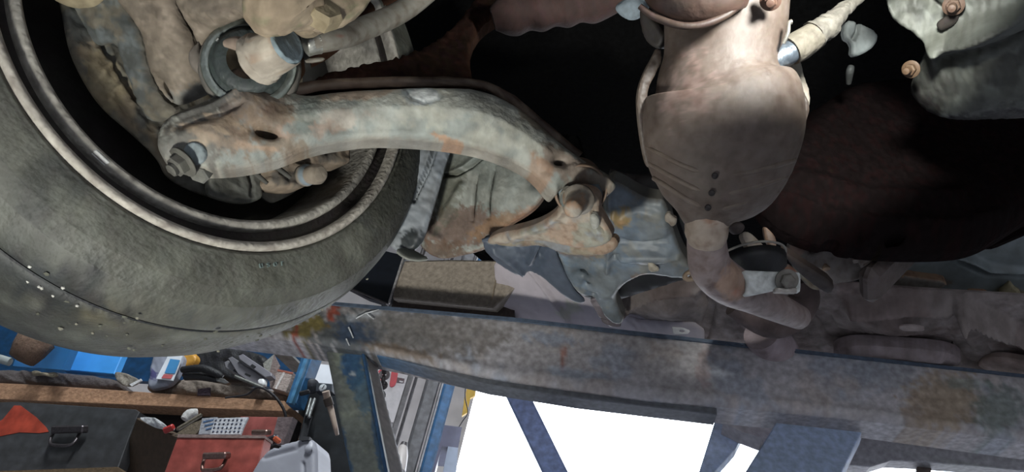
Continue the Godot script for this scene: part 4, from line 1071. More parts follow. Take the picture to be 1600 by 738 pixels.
# ---------- gearbox, tunnel and what hangs beyond ----------
func gearbox(alu: Material, steel: Material, mud: Material, dusty: Material, bright: Material, soot: Material) -> void:
	var t := thing("gearbox", "grimy cast aluminium gearbox at the top right corner", "gearbox")
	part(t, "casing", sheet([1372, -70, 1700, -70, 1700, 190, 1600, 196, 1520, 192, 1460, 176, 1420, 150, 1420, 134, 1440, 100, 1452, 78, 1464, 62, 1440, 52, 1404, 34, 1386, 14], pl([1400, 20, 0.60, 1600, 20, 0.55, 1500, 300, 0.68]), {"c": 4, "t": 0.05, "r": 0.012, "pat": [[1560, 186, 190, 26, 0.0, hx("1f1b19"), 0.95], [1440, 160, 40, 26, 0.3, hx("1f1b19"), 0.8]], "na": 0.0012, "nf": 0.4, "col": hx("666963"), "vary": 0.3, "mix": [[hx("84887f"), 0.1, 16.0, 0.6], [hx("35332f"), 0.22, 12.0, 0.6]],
		"bumps": [[1540, 40, 120, 40, -0.25, 0.02], [1500, 130, 130, 60, -0.25, 0.012], [1520, 160, 140, 40, -0.2, 0.01]], "ribs": [[[1380, -20, 1400, 28, 1440, 48, 1470, 56], 12.0, 0.012], [[1460, 60, 1520, 40, 1600, 10], 9.0, 0.012], [[1470, 92, 1540, 66, 1620, 40], 7.0, -0.008], [[1400, 0, 1430, -10, 1470, 20], 10.0, -0.01]]}), alu)
	part(t, "boss_recess", sheet([1468, 34, 1486, 24, 1502, 20, 1496, 38, 1480, 46, 1470, 50, 1464, 42], pl([1468, 34, 0.572, 1500, 20, 0.566, 1470, 50, 0.575]), {"c": 3, "t": 0.004, "r": 0.002, "col": hx("2c2420")}), mud)
	hexbolt(t, "casing_bolt", P(1490, 8, 0.565), (B * Vector3(-0.5, -0.4, 0.7)).normalized(), 0.005, 0.008, {"col": hx("5e4c40"), "vary": 0.25}, steel)
	hexbolt(t, "casing_bolt", P(1424, 108, 0.60), (B * Vector3(-0.7, -0.3, 0.6)).normalized(), 0.0046, 0.006, {"col": hx("66523f"), "vary": 0.25}, steel)
	t = thing("steering_rack_boot", "dim maroon ribbed steering boot at the top edge above the black gap", "rubber boot")
	var rp := [[770, 30, 0.8, 18]]
	for i in 9:
		rp.append([785 + i * 20, 26 - i * 3.2, 0.8, 33 if i % 2 else 28])
	rp.append([975, -6, 0.8, 18])
	part(t, "bellows", tube(rp, {"col": hx("3a2521"), "seg": 24, "vary": 0.3}), mud)
	solo("pale_connector", sheet([956, 14, 966, 4, 990, -8, 1006, 4, 1004, 26, 986, 36, 968, 28], pl([960, 10, 0.62, 1000, 0, 0.61, 985, 34, 0.62]), {"c": 2.4, "t": 0.02, "r": 0.006, "col": hx("8b98a0"), "vary": 0.15}), dusty, "pale bluish connector left of the exhaust flange at the top edge", "connector")
	t = thing("selector_bracket", "loose pale metal bracket lit against the black gap by the gearbox", "bracket")
	part(t, "bracket_plate", sheet([1323, 30, 1340, 33, 1375, 50, 1370, 70, 1350, 84, 1331, 88, 1333, 66, 1318, 58], pl([1323, 30, 0.70, 1375, 50, 0.70, 1331, 88, 0.70]), {"c": 2.4, "sm": 1, "t": 0.008, "r": 0.003, "col": hx("b3bcbc"), "vary": 0.2, "ribs": [[[1342, 34, 1340, 50, 1334, 60], 2.0, -0.008]]}), alu)
	part(t, "bracket_foot", tube([[1330, 104, 0.72, 5], [1328, 112, 0.72, 6], [1326, 130, 0.73, 4]], {"seg": 12, "col": hx("5a5d5c")}), alu)
	t = thing("transmission_tunnel", "huge dark tunnel pressing with curved lower rim and drain holes, right", "tunnel panel")
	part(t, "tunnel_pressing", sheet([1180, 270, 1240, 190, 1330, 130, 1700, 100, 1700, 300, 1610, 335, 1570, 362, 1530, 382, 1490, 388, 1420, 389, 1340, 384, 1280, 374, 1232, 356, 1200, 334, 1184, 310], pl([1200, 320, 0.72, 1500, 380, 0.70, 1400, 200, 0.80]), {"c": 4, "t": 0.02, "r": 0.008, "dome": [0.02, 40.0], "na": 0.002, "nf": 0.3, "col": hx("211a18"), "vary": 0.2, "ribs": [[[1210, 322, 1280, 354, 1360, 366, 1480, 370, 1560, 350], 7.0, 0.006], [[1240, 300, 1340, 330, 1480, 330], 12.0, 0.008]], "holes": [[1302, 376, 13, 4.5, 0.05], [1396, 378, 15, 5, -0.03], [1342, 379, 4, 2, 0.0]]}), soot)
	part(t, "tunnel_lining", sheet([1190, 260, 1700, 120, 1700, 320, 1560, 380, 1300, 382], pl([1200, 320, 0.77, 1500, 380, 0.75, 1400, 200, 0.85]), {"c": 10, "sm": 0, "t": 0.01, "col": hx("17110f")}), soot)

	t = thing("gearbox_mount", "grey mounting plate with two bolts beneath the dark tunnel rim", "mount plate")
	var gp := pl([1240, 390, 0.745, 1360, 400, 0.735, 1290, 450, 0.745])
	part(t, "mount_plate", sheet([1236, 372, 1290, 384, 1352, 388, 1400, 392, 1372, 420, 1344, 440, 1300, 444, 1284, 456, 1266, 452, 1252, 436, 1234, 408, 1230, 390], gp, {"c": 2.8, "t": 0.008, "r": 0.003, "na": 0.001, "nf": 0.5, "col": hx("857f7b"), "vary": 0.2, "mix": [[hx("7a8078"), 0.15, 20.0, 0.6]], "pat": [[1244, 392, 12, 16, 0.0, hx("9c7f70"), 0.7], [1270, 440, 14, 12, 0.5, hx("a39880"), 0.7]], "holes": [[1270, 391, 6, 4, -0.8]]}), steel)
	hexbolt(t, "mount_bolt", P(1283, 402, 0.752), (B * Vector3(0.1, -0.8, 0.6)).normalized(), 0.007, 0.008, {"col": hx("a08b78"), "vary": 0.2}, steel)
	hexbolt(t, "mount_bolt", P(1352, 402, 0.735), (B * Vector3(0.1, -0.8, 0.6)).normalized(), 0.008, 0.008, {"col": hx("a8a29c"), "vary": 0.2}, steel)
	part(t, "hook_lug", sheet([1328, 408, 1340, 400, 1358, 396, 1368, 392, 1362, 404, 1346, 406], nearer(gp, 0.008), {"c": 2.4, "t": 0.004, "r": 0.002, "col": hx("6b5a50")}), steel)
	solo("torque_strut", bar(P(1420, 384, 0.76), P(1352, 452, 0.72), 0.04, 0.02, {"col": hx("5f5653"), "vary": 0.15}, null, (B * Vector3(0.5, -0.3, 0.8)), 0.008), steel, "grey-brown square strut slanting down left under the tunnel rim", "strut")
	t = thing("stiffener_strip", "narrow rust-stained stiffener running diagonally behind the hanger plate", "stiffener")
	part(t, "strip", sheet([1160, 362, 1172, 360, 1196, 384, 1216, 400, 1246, 420, 1250, 432, 1210, 430, 1196, 424, 1186, 408, 1172, 386], pl([1160, 362, 0.64, 1196, 384, 0.65, 1246, 425, 0.66]), {"c": 2.4, "t": 0.006, "r": 0.002, "col": hx("87807a"), "vary": 0.2, "pat": [[1222, 416, 26, 10, 0.5, hx("8f6046"), 0.8], [1205, 396, 10, 8, 0.5, hx("a8927c"), 0.7]]}), steel)
	part(t, "ear", sheet([1194, 352, 1204, 360, 1214, 372, 1214, 392, 1204, 388, 1196, 372], pl([1194, 352, 0.66, 1214, 372, 0.66, 1204, 390, 0.66]), {"c": 2.4, "t": 0.006, "r": 0.002, "col": hx("74645a"), "er": [hx("9a7c66"), 2.0]}), steel)
	part(t, "dark_clamp", sheet([1138, 352, 1150, 344, 1166, 350, 1164, 362, 1152, 368, 1144, 362], pl([1138, 352, 0.62, 1166, 350, 0.62, 1152, 368, 0.62]), {"c": 2.4, "t": 0.01, "r": 0.003, "col": hx("4c423e")}), steel)
	part(t, "diagonal_gusset", sheet([1214, 388, 1234, 402, 1306, 448, 1298, 464, 1276, 452, 1244, 426], pl([1212, 392, 0.70, 1300, 460, 0.73, 1262, 466, 0.74]), {"c": 3, "sm": 1, "t": 0.01, "r": 0.003, "col": hx("3c3430")}), steel)

	t = thing("far_sill", "blue-grey far floor section with rusty seam edges, right edge", "floor section")
	var fs := pl([1420, 400, 0.84, 1600, 420, 0.82, 1500, 470, 0.86])
	var sill := part(t, "sill_pressing", sheet([1400, 384, 1500, 380, 1560, 360, 1700, 300, 1700, 480, 1600, 476, 1560, 470, 1500, 466, 1440, 460, 1390, 462, 1380, 440], fs, {"c": 3, "sm": 1, "t": 0.01, "r": 0.004, "col": hx("8e989a"), "vary": 0.12, "mix": [[hx("969e9e"), 0.15, 8.0, 0.6]], "pat": [[1535, 461, 24, 6, 0.0, hx("957a62"), 0.9], [1580, 458, 26, 9, 0.0, hx("a09274"), 0.85], [1470, 440, 20, 4, 0.1, hx("8f7a68"), 0.7]], "ribs": [[[1490, 396, 1520, 406, 1548, 420, 1600, 426, 1660, 424], 5.0, 0.01], [[1500, 408, 1540, 426, 1660, 432], 4.0, -0.01]]}), paint_of())
	part(t, "seam_ledge", sheet([1406, 430, 1440, 436, 1476, 440, 1482, 448, 1440, 462, 1390, 462, 1388, 448], nearer(fs, 0.012), {"c": 2.6, "sm": 1, "t": 0.012, "r": 0.002, "col": hx("7d7a74"), "er": [hx("a8876a"), 2.4]}), steel)
	part(sill, "rust_tab", sheet([1512, 454, 1546, 456, 1540, 462, 1538, 472, 1530, 472, 1526, 464, 1512, 460], nearer(fs, 0.008), {"c": 2.4, "sm": 1, "t": 0.004, "r": 0.0015, "col": hx("96765c")}), steel)
	part(sill, "mud_flake", sheet([1562, 458, 1572, 450, 1580, 442, 1586, 452, 1598, 460, 1590, 464, 1564, 464], nearer(fs, 0.01), {"c": 2.4, "sm": 1, "t": 0.006, "r": 0.003, "na": 0.001, "col": hx("b0a584")}), dusty)
	# silencer pipes low on the far side
	t = thing("rear_pipe", "dull brown pipe elbow dropping behind the beam right of the hanger", "pipe")
	part(t, "elbow", tube([[1150, 470, 0.80, 26], [1200, 500, 0.80, 28], [1235, 495, 0.80, 26], [1256, 468, 0.80, 24], [1250, 440, 0.80, 22]], {"seg": 24, "col": hx("6d5e5b"), "vary": 0.2}), mud)
	part(t, "lower_tube", tube([[1190, 520, 0.9, 30], [1210, 545, 0.92, 34], [1230, 590, 0.95, 36]], {"seg": 24, "col": hx("c4b4b9"), "vary": 0.12}), mud)
	part(t, "pale_heel", sheet([1530, 566, 1560, 562, 1600, 568, 1640, 580, 1640, 600, 1600, 592, 1520, 580], pl([1530, 566, 0.90, 1640, 585, 0.86, 1560, 590, 0.92]), {"c": 3, "t": 0.01, "r": 0.004, "col": hx("c0aca4")}), mud)

func pale_of() -> Material:
	return mat("mottle", 0.7, 0.0, "n_fine", 0.35, 5.0)

func paint_of() -> Material:
	return mat("mottle", 0.5, 0.0, "n_soft", 0.4, 4.0)


# ---------- the lift ----------
func lift(paint: Material, steel: Material, mud: Material, bright: Material, dusty: Material) -> void:
	var t := thing("lift_beam", "long scuffed grey lift beam with blue paint remnants crossing under the car", "lift beam")
	var bp := vp(480, 505, 0.98, 1600, 640, 0.84)
	var o := {"c": 5.0, "sm": 1, "t": 0.05, "r": 0.005, "na": 0.0006, "nf": 0.2, "col": hx("cdc9cc"), "vary": 0.06, "mix": [[hx("b9b3b1"), 0.05, 7.0, 0.5], [hx("aab6c8"), 0.25, 8.0, 0.5], [hx("c4b2a4"), 0.33, 10.0, 0.35]],
		"pat": [[590, 516, 190, 46, 0.1, hx("8a8480"), 0.7], [656, 522, 2.6, 20, 0.05, hx("3a3836"), 0.8], [540, 520, 75, 34, 0.1, hx("4e5458"), 0.85], [560, 520, 40, 20, 0.1, hx("3b4f6c"), 0.7], [480, 512, 34, 14, -0.3, hx("7d7040"), 0.95], [520, 484, 8, 20, 0.3, hx("a04c38"), 0.9], [462, 520, 4, 16, 0.3, hx("a05040"), 0.9], [575, 492, 30, 5, -0.2, hx("c9cdd2"), 0.75], [640, 520, 70, 30, 0.1, hx("85827f"), 0.7], [720, 520, 70, 34, 0.1, hx("96908c"), 0.6], [620, 548, 60, 8, 0.2, hx("8f7c6a"), 0.7], [880, 563, 4, 22, 0.1, hx("b07f72"), 0.9], [860, 530, 40, 10, 0.1, hx("9fb0c8"), 0.5], [900, 585, 50, 8, 0.1, hx("a6b8cc"), 0.5], [1100, 575, 12, 34, 0.0, hx("b8a09c"), 0.6], [1380, 580, 60, 30, 0.1, hx("a4a9b2"), 0.6], [1480, 625, 62, 50, 0.1, hx("b8a48c"), 0.85], [1440, 650, 30, 40, 0.0, hx("b29f8d"), 0.7], [1560, 640, 40, 40, 0.0, hx("87938e"), 0.8], [1510, 600, 40, 10, 0.1, hx("93a39e"), 0.6]],
		"ribs": [[[657, 502, 656, 520, 652, 540], 2.4, 0.004], [[300, 500, 520, 530, 745, 572, 1000, 606, 1340, 640, 1700, 690], 4.0, 0.002]]}
	var web := part(t, "web", sheet([280, 450, 520, 472, 600, 478, 700, 487, 800, 498, 1000, 522, 1200, 543, 1400, 562, 1600, 586, 1720, 600, 1720, 704, 1600, 688, 1340, 654, 1170, 638, 1000, 622, 870, 604, 760, 588, 700, 575, 600, 552, 520, 540, 430, 527, 280, 510], bp, o), paint)
	part(t, "bottom_flange", slab([574, 545, 660, 566, 740, 584, 900, 608, 1120, 636, 1120, 648, 900, 622, 760, 600, 690, 582, 590, 556], nearer(bp, -0.008), 0.03, {"col": hx("4a6f94"), "vary": 0.2, "mix": [[hx("7d7a76"), 0.0, 10.0, 0.8]]}, null, 1.5), paint, "blue-painted lower edge")
	part(t, "top_edge", slab([500, 470, 800, 496, 1200, 541, 1700, 596, 1700, 600, 1200, 546, 800, 501, 500, 475], nearer(bp, 0.002), 0.05, {"col": hx("5f6d80"), "vary": 0.2}), paint)
	for m in [[545, 512, 552, 528], [541, 530, 546, 540], [556, 498, 570, 490], [570, 490, 592, 484], [574, 491, 584, 499]]:
		var q := nearer(bp, 0.003)
		part(web, "paint_splash", sweep([on(q, m[0], m[1]), on(q, m[2], m[3])], [0.0012, 0.0007], {"seg": 6, "step": 2, "col": hx("dfe3e6"), "vary": 0.2, "na": 0.0006, "nf": 400.0}), dusty, "white paint splash")
	t = thing("lift_strut", "blue and grey-green lift leg slanting down below the beam at centre left", "lift leg")
	var sp := pl([510, 545, 0.98, 566, 545, 0.97, 546, 738, 0.86])
	var face := part(t, "front_face", sheet([506, 534, 568, 540, 638, 920, 582, 920], sp, {"c": 3.5, "sm": 0, "t": 0.02, "r": 0.003, "na": 0.0006, "nf": 0.4, "col": hx("868c84"), "vary": 0.16, "mix": [[hx("989f8e"), 0.1, 14.0, 0.6]], "pat": [[552, 570, 20, 34, -0.15, hx("3a6590"), 0.9], [566, 610, 14, 40, -0.2, hx("4d6f88"), 0.7], [520, 600, 16, 60, -0.15, hx("6a6c6a"), 0.7], [552, 585, 5, 4, 0.0, hx("d8dcda"), 0.7], [590, 700, 5, 60, -0.18, hx("3d6488"), 0.8], [545, 730, 5, 60, -0.18, hx("3d6488"), 0.8]]}), paint)
	part(t, "side_face", sheet([567, 541, 585, 547, 678, 920, 638, 920], pl([567, 545, 0.972, 585, 547, 1.0, 604, 738, 0.862]), {"c": 3.5, "sm": 0, "t": 0.01, "r": 0.002, "col": hx("8d8682"), "vary": 0.2, "mix": [[hx("7d7775"), 0.1, 14.0, 0.5]]}), paint)
	part(face, "edge_bead", bar(on(nearer(sp, 0.002), 566, 545), on(nearer(sp, 0.002), 638, 918), 0.004, 0.005, {"col": hx("3f658c"), "vary": 0.2}), paint, "blue corner edge")
	part(t, "hinge_cap", slab([502, 530, 540, 536, 585, 546, 580, 552, 540, 548, 512, 556], nearer(sp, -0.004), 0.02, {"col": hx("3c5e86"), "vary": 0.2}, null, 1.0), paint, "blue hinge cap")
	solo("far_lift_leg", bar(P(800, 600, 1.06), P(960, 930, 0.9), 0.03, 0.03, {"col": hx("a8bcec"), "vary": 0.1}), paint, "slim blue lift leg silhouetted against the bright doorway", "lift leg")
	t = thing("broad_lift_leg", "broad pale blue lift leg below the beam at the right", "lift leg")
	var lp := pl([1230, 648, 0.9, 1350, 660, 0.89, 1230, 738, 0.82])
	part(t, "leg_plate", slab([1232, 630, 1356, 646, 1352, 664, 1226, 920, 1050, 920], lp, 0.03, {"col": hx("bcd0f0"), "vary": 0.1}, null, 2.0), paint)
	part(t, "grey_gusset", slab([1164, 630, 1234, 638, 1196, 706, 1190, 686, 1158, 674, 1130, 660], nearer(lp, -0.05), 0.02, {"col": hx("c4c0c2"), "vary": 0.1}, null, 1.0), paint)
	part(t, "thin_brace", slab([1118, 655, 1162, 676, 1150, 700, 1110, 745, 1090, 745], nearer(lp, -0.07), 0.015, {"col": hx("c4d6f2"), "vary": 0.1}, null, 1.0), paint)
	t = thing("far_lift_beam", "second grey lift beam glimpsed behind, bottom right corner", "lift beam")
	part(t, "web", slab([1345, 650, 1700, 700, 1700, 748, 1600, 736, 1520, 728, 1440, 722, 1392, 720, 1360, 730, 1310, 726, 1330, 690], pl([1345, 660, 1.1, 1600, 700, 1.05, 1500, 730, 1.05]), 0.04, {"col": hx("c2c1c6"), "vary": 0.1, "pat": [[1540, 720, 90, 12, 0.12, hx("9aa392"), 0.8]]}, null, 1.5), paint)
	part(t, "hanging_rod", slab([1434, 720, 1456, 722, 1454, 750, 1430, 750], pl([1434, 720, 1.1, 1456, 722, 1.1, 1440, 750, 1.05]), 0.02, {"col": hx("8f8078"), "vary": 0.15}, null, 0.6), paint)

	t = thing("lift_pad", "grimy square lift pad block wedged between beam and wing", "lift pad")
	var kp := pl([615, 466, 1.05, 632, 412, 1.06, 790, 440, 1.03])
	part(t, "block", slab([610, 466, 632, 408, 700, 406, 800, 408, 808, 447, 770, 482], kp, 0.06, {"col": hx("aea294"), "vary": 0.22, "mix": [[hx("948a7e"), 0.1, 14.0, 0.7]], "pat": [[745, 440, 50, 14, 0.08, hx("c4aa7c"), 0.7], [690, 430, 40, 20, 0.0, hx("908a80"), 0.6], [650, 445, 12, 12, 0, hx("a09c90"), 0.6]]}, null, 2.0), dusty)
	part(t, "block_base", slab([596, 462, 612, 464, 770, 480, 808, 446, 802, 505, 596, 490], nearer(kp, -0.035), 0.04, {"col": hx("4a3f3a"), "vary": 0.2}), dusty)
	var df := Body.new()
	for i in 1:
		bar(on(nearer(kp, 0.002), 780, 412), on(nearer(kp, 0.002), 768, 470), 0.002, 0.003, {"col": hx("9a8c78")}, df)
	part(t, "weld_bead", df, dusty)
	t = thing("stop_plate", "dark navy steel plate with white edges between tyre and lift pad", "plate")
	var np := pl([560, 450, 1.06, 632, 400, 1.08, 607, 475, 1.04])
	part(t, "plate", slab([540, 448, 560, 420, 600, 392, 633, 400, 608, 476, 575, 466], np, 0.01, {"col": hx("171f2b"), "vary": 0.2}), paint)
	part(t, "white_edge", bar(on(np, 632, 398), on(np, 607, 476), 0.0032, 0.014, {"col": hx("c9c6c8")}), dusty)
	part(t, "white_edge", bar(on(np, 550, 452), on(np, 607, 476), 0.003, 0.014, {"col": hx("8d8688")}), dusty)


# ---------- shelf and drawers ----------
func shelves(wood: Material, paint: Material, plastic: Material, cloth: Material, bright: Material, rubber: Material, dusty: Material) -> void:
	var sh := vp(0, 605, 2.17, 450, 635, 1.82)
	var t := thing("wooden_shelf", "long bare wooden shelf board holding a clutter of tools, lower left", "shelf")
	part(t, "board", slab([-60, 596, 60, 601.5, 200, 611, 330, 620, 444, 626.5, 444, 643.5, 330, 639, 200, 633, -60, 622], sh, 0.28, {"col": hx("b58c6c"), "vary": 0.25, "pat": [[30, 612, 3, 16, 0.3, hx("6b5040"), 0.8]]}, null, 1.0), wood)
	t = thing("blue_rack", "blue painted steel rack frame closing the right end of the shelf", "rack")
	part(t, "upright", slab([482, 524, 500, 527, 480, 580, 462, 630, 446, 630, 464, 578], nearer(sh, 0.01), 0.04, {"col": hx("3a76a8"), "vary": 0.15}, null, 1.0), paint)
	part(t, "upright_lip", slab([488, 524, 493, 525, 456, 630, 451, 630], nearer(sh, 0.022), 0.012, {"col": hx("5a98c4"), "vary": 0.1}), paint)
	part(t, "back_panel", slab([-80, 470, 500, 490, 484, 606, 300, 600, -80, 580], nearer(sh, -0.3), 0.02, {"col": hx("15456f"), "vary": 0.15}), paint)
	part(t, "panel_ledge", slab([428, 550, 455, 552, 455, 556, 428, 554], nearer(sh, -0.1), 0.1, {"col": hx("8d8f8c")}), paint)

	# what lies on the board
	t = thing("blue_box", "bright blue plastic box on the shelf under the tyre", "box")
	part(t, "front_face", slab([117, 531, 198, 539, 178, 585, 97, 578], nearer(sh, -0.03), 0.02, {"col": hx("4aa2ee"), "vary": 0.06}, null, 1.0), plastic)
	part(t, "side_face", slab([40, 520, 117, 531, 97, 578, 20, 572], pl([117, 531, 2.06, 97, 578, 2.06, 30, 545, 2.32]), 0.02, {"col": hx("4aa2ee"), "vary": 0.06}), plastic)
	var sc := {"c": 3, "sm": 2, "t": 0.06, "r": 0.016, "na": 0.006, "nf": 0.55, "vary": 0.25}
	var o := sc.duplicate()
	o.col = hx("5c5452")
	solo("folded_cloth", sheet([-40, 574, 30, 576, 100, 580, 170, 588, 188, 596, 184, 609, 100, 604, -40, 598], nearer(sh, -0.02), o), cloth, "dark grey folded cloth on the shelf before the blue box", "cloth")
	o = sc.duplicate()
	o.col = hx("85796e")
	solo("folded_cloth", sheet([228, 596, 240, 588, 262, 592, 290, 588, 330, 594, 380, 600, 450, 612, 452, 626, 380, 622, 300, 617, 226, 612], nearer(sh, -0.02), o), cloth, "pale beige rag spread along the shelf's right half", "cloth")
	o = sc.duplicate()
	o.col = hx("6f5a4c")
	solo("brown_pot", lathe(P(34, 562, 2.05), Vector3(0.1, 1, 0).normalized(), [[0.0, 0.0], [0.034, 0.0], [0.044, 0.03], [0.048, 0.06], [0.03, 0.085], [0.026, 0.09], [0.0, 0.09]], {"col": hx("7a6251"), "seg": 30, "vary": 0.3, "na": 0.004, "nf": 40.0}), cloth, "lumpy brown pot at the shelf's left end below the tyre", "pot")
	solo("pink_card", slab([58, 530, 96, 526, 70, 548, 60, 552], nearer(sh, 0.02), 0.004, {"col": hx("c9a79c")}), dusty, "pinkish card leaning on the brown pot", "card")
	solo("white_tube", sweep([P(-4, 560, 2.0), P(16, 566, 2.0)], [0.011, 0.011], {"col": hx("9aa09c"), "seg": 16, "step": 2}), plastic, "small pale tube at the far left shelf corner", "tube")
	solo("crumpled_wrapper", sheet([46, 580, 58, 578, 66, 583, 84, 579, 92, 586, 80, 589, 64, 585, 50, 587], nearer(sh, 0.02), {"c": 2, "t": 0.006, "r": 0.003, "na": 0.006, "nf": 1.0, "col": hx("a59a84")}), dusty, "crumpled beige wrapper on the dark grey cloth", "wrapper")
	solo("torn_paper", sheet([176, 582, 196, 582, 220, 594, 210, 602, 196, 604, 184, 598], nearer(sh, 0.0), {"c": 2, "t": 0.006, "r": 0.003, "na": 0.008, "nf": 0.8, "col": hx("8f887c")}), dusty, "torn grey paper right of the blue box", "paper")
	solo("white_strip", slab([202, 601, 220, 592, 221, 595, 206, 604], nearer(sh, 0.012), 0.004, {"col": hx("e8e8e8")}), dusty, "thin white strip on the torn paper", "strip")
	t = thing("blister_pouch", "grey plastic pouch with blue and white card label hanging over the shelf", "pouch")
	part(t, "pouch", sheet([234, 562, 244, 548, 264, 544, 286, 552, 282, 570, 268, 598, 240, 606, 228, 606, 232, 585], nearer(sh, 0.01), {"c": 2.4, "t": 0.02, "r": 0.008, "na": 0.003, "nf": 0.8, "col": hx("9498a4"), "vary": 0.15, "pat": [[238, 586, 7, 8, 0.0, hx("3c3a6c"), 0.9]]}), plastic)
	var card := part(t, "label_card", slab([265, 551, 286, 554, 270, 595, 244, 592], nearer(sh, 0.022), 0.003, {"col": hx("e4e9ee"), "vary": 0.05}), plastic)
	part(card, "blue_print", slab([266, 561, 281, 563, 273, 584, 257, 583], nearer(sh, 0.0245), 0.001, {"col": hx("4a90c4"), "vary": 0.2}), plastic)
	part(card, "red_print", slab([256, 585, 270, 586, 267, 592, 252, 591], nearer(sh, 0.0245), 0.001, {"col": hx("c86a6a"), "vary": 0.2}), plastic)
	o = {"c": 2.4, "t": 0.02, "r": 0.006, "na": 0.004, "nf": 0.8, "col": hx("c08a2e"), "vary": 0.15}
	solo("orange_packet", sheet([222, 535, 248, 540, 244, 548, 236, 552, 220, 546], nearer(sh, -0.06), o), plastic, "small orange packet peeping left of the pouch", "packet")
	o = o.duplicate()
	o.col = hx("d29a3e")
	solo("orange_packet", sheet([262, 540, 288, 540, 310, 556, 296, 572, 280, 570, 284, 552], nearer(sh, -0.01), o), plastic, "folded orange packet behind the pouch's right edge", "packet")
	var dark := {"c": 3, "t": 0.05, "r": 0.015, "na": 0.006, "nf": 0.9, "col": hx("1f1f22"), "vary": 0.2}
	solo("tool_bag", sheet([305, 545, 345, 538, 400, 548, 420, 560, 400, 580, 372, 596, 330, 590, 300, 592, 280, 588, 278, 578], nearer(sh, -0.1), dark), rubber, "black slumped tool bag behind the grey rails", "bag")
	t = thing("pliers", "black-handled pliers lying left of the grey rails", "pliers")
	part(t, "handle", tube([[285, 578, 1.95, 5], [315, 576, 1.93, 6], [338, 584, 1.92, 6], [348, 590, 1.92, 4]], {"col": hx("242426"), "seg": 12}), rubber)
	part(t, "handle", tube([[290, 590, 1.95, 5], [315, 590, 1.93, 5], [345, 596, 1.92, 4]], {"col": hx("2c2c2e"), "seg": 12}), rubber)
	part(t, "jaw", slab([336, 588, 350, 592, 358, 598, 352, 600, 338, 596], nearer(sh, 0.02), 0.01, {"col": hx("9a9a98")}, null, 0.6), bright)
	var rails := [[[350, 566, 356, 563, 381, 583, 376, 590, 352, 575], "7c7a7e"], [[356, 560, 362, 557, 412, 590, 410, 600, 398, 603, 372, 585], "757377"], [[372, 556, 379, 553, 424, 583, 424, 588, 414, 590, 374, 562], "828086"]]
	var tell := ["lowest", "middle", "uppermost"]
	for i in 3:
		t = thing("grey_rail", "%s of three stacked grey plastic rails on the shelf" % tell[i], "rail", "grey rails on the shelf")
		part(t, "rail", slab(rails[i][0], nearer(sh, 0.0 + 0.012 * i), 0.02, {"col": hx(rails[i][1]), "vary": 0.1}, null, 1.0), plastic)
		part(t, "slot", slab([[366, 577, 372, 580, 370, 583, 364, 580], [384, 583, 392, 587, 390, 589, 382, 585], [394, 569, 400, 573, 397, 576, 391, 572]][i], nearer(sh, 0.001 + 0.012 * i), 0.001, {"col": hx("28282a")}), plastic, "dark slot")
	solo("drawer_runner", bar(P(366, 588, 1.86), P(412, 607, 1.83), 0.008, 0.008, {"col": hx("8f918c"), "vary": 0.2}), bright, "thin steel runner below the grey rails", "runner")
	solo("white_cup", sheet([401, 594, 405, 591, 412, 591, 413, 600, 409, 603, 402, 600], nearer(sh, 0.03), {"c": 1.6, "t": 0.012, "r": 0.004, "col": hx("efefee")}), plastic, "tiny white cup at the end of the rails", "cup")
	t = thing("folded_carton", "grey-brown pointed carton standing behind the small white box", "carton")
	part(t, "front_panel", slab([428, 554, 437, 572, 422, 606, 420, 588], nearer(sh, -0.02), 0.004, {"col": hx("8d7d78")}), dusty)
	part(t, "side_panel", slab([428, 554, 411, 568, 414, 584, 422, 590], nearer(sh, -0.025), 0.004, {"col": hx("9c9c94")}), dusty)
	t = thing("small_white_box", "small white box with red trim against the blue upright", "box")
	var carton := part(t, "carton", slab([434, 577, 458, 582, 446, 613, 422, 606], nearer(sh, 0.0), 0.03, {"col": hx("b9aaa2"), "vary": 0.12}, null, 0.8), dusty)
	part(carton, "white_band", slab([444, 579, 447, 580, 432, 608, 429, 607], nearer(sh, 0.001), 0.001, {"col": hx("eae4e0")}), dusty)
	part(carton, "red_trim", slab([434, 577, 458, 582, 457, 585, 433, 580], nearer(sh, 0.001), 0.001, {"col": hx("b06a58")}), dusty)
	solo("black_cable", tube([[352, 622, 1.78, 1.6], [385, 617, 1.78, 1.6], [402, 606, 1.78, 1.6], [420, 612, 1.77, 2], [436, 628, 1.76, 2.3], [446, 650, 1.75, 2.3], [444, 684, 1.74, 2.3], [440, 700, 1.74, 2.3]], {"col": hx("28262a"), "seg": 8}), rubber, "black cable drooping over the shelf's right end", "cable")
	solo("purple_tag", slab([309, 608, 328, 606, 328, 618, 308, 618], nearer(sh, 0.004), 0.004, {"col": hx("54464e")}), cloth, "dull purple square tag on the beige rag", "tag")

	# drawers under the board
	var cab := thing("drawer_cabinet", "workbench cabinet under the shelf with charcoal and red drawers pulled out", "cabinet")
	part(cab, "cabinet_back", slab([-50, 629, 200, 641, 330, 647, 444, 652, 462, 654, 450, 704, 240, 700, -50, 690], nearer(sh, -0.05), 0.03, {"col": hx("241c1a"), "vary": 0.2}), wood)
	var unit: Node3D
	var dp := vp(0, 700, 2.02, 215, 650, 1.86)
	var dr := nearer(sh, 0.09)
	unit = part(cab, "drawer", slab([-40, 630, 26, 628, 100, 633, 212, 640, 218, 644, 208, 664, 184, 732, -40, 740], dr, 0.03, {"col": hx("4a4b4d"), "vary": 0.2}, null, 1.0), paint, "charcoal drawer with an orange-red painted corner")
	part(unit, "red_corner", slab([-40, 676, 4, 656, 22, 634, 32, 634, 56, 652, 72, 668, 76, 675, 62, 677, 30, 676, 0, 682, -40, 690], nearer(dr, 0.0012), 0.001, {"col": hx("c4503a"), "vary": 0.2}), paint, "orange-red painted corner")
	var h := Body.new()
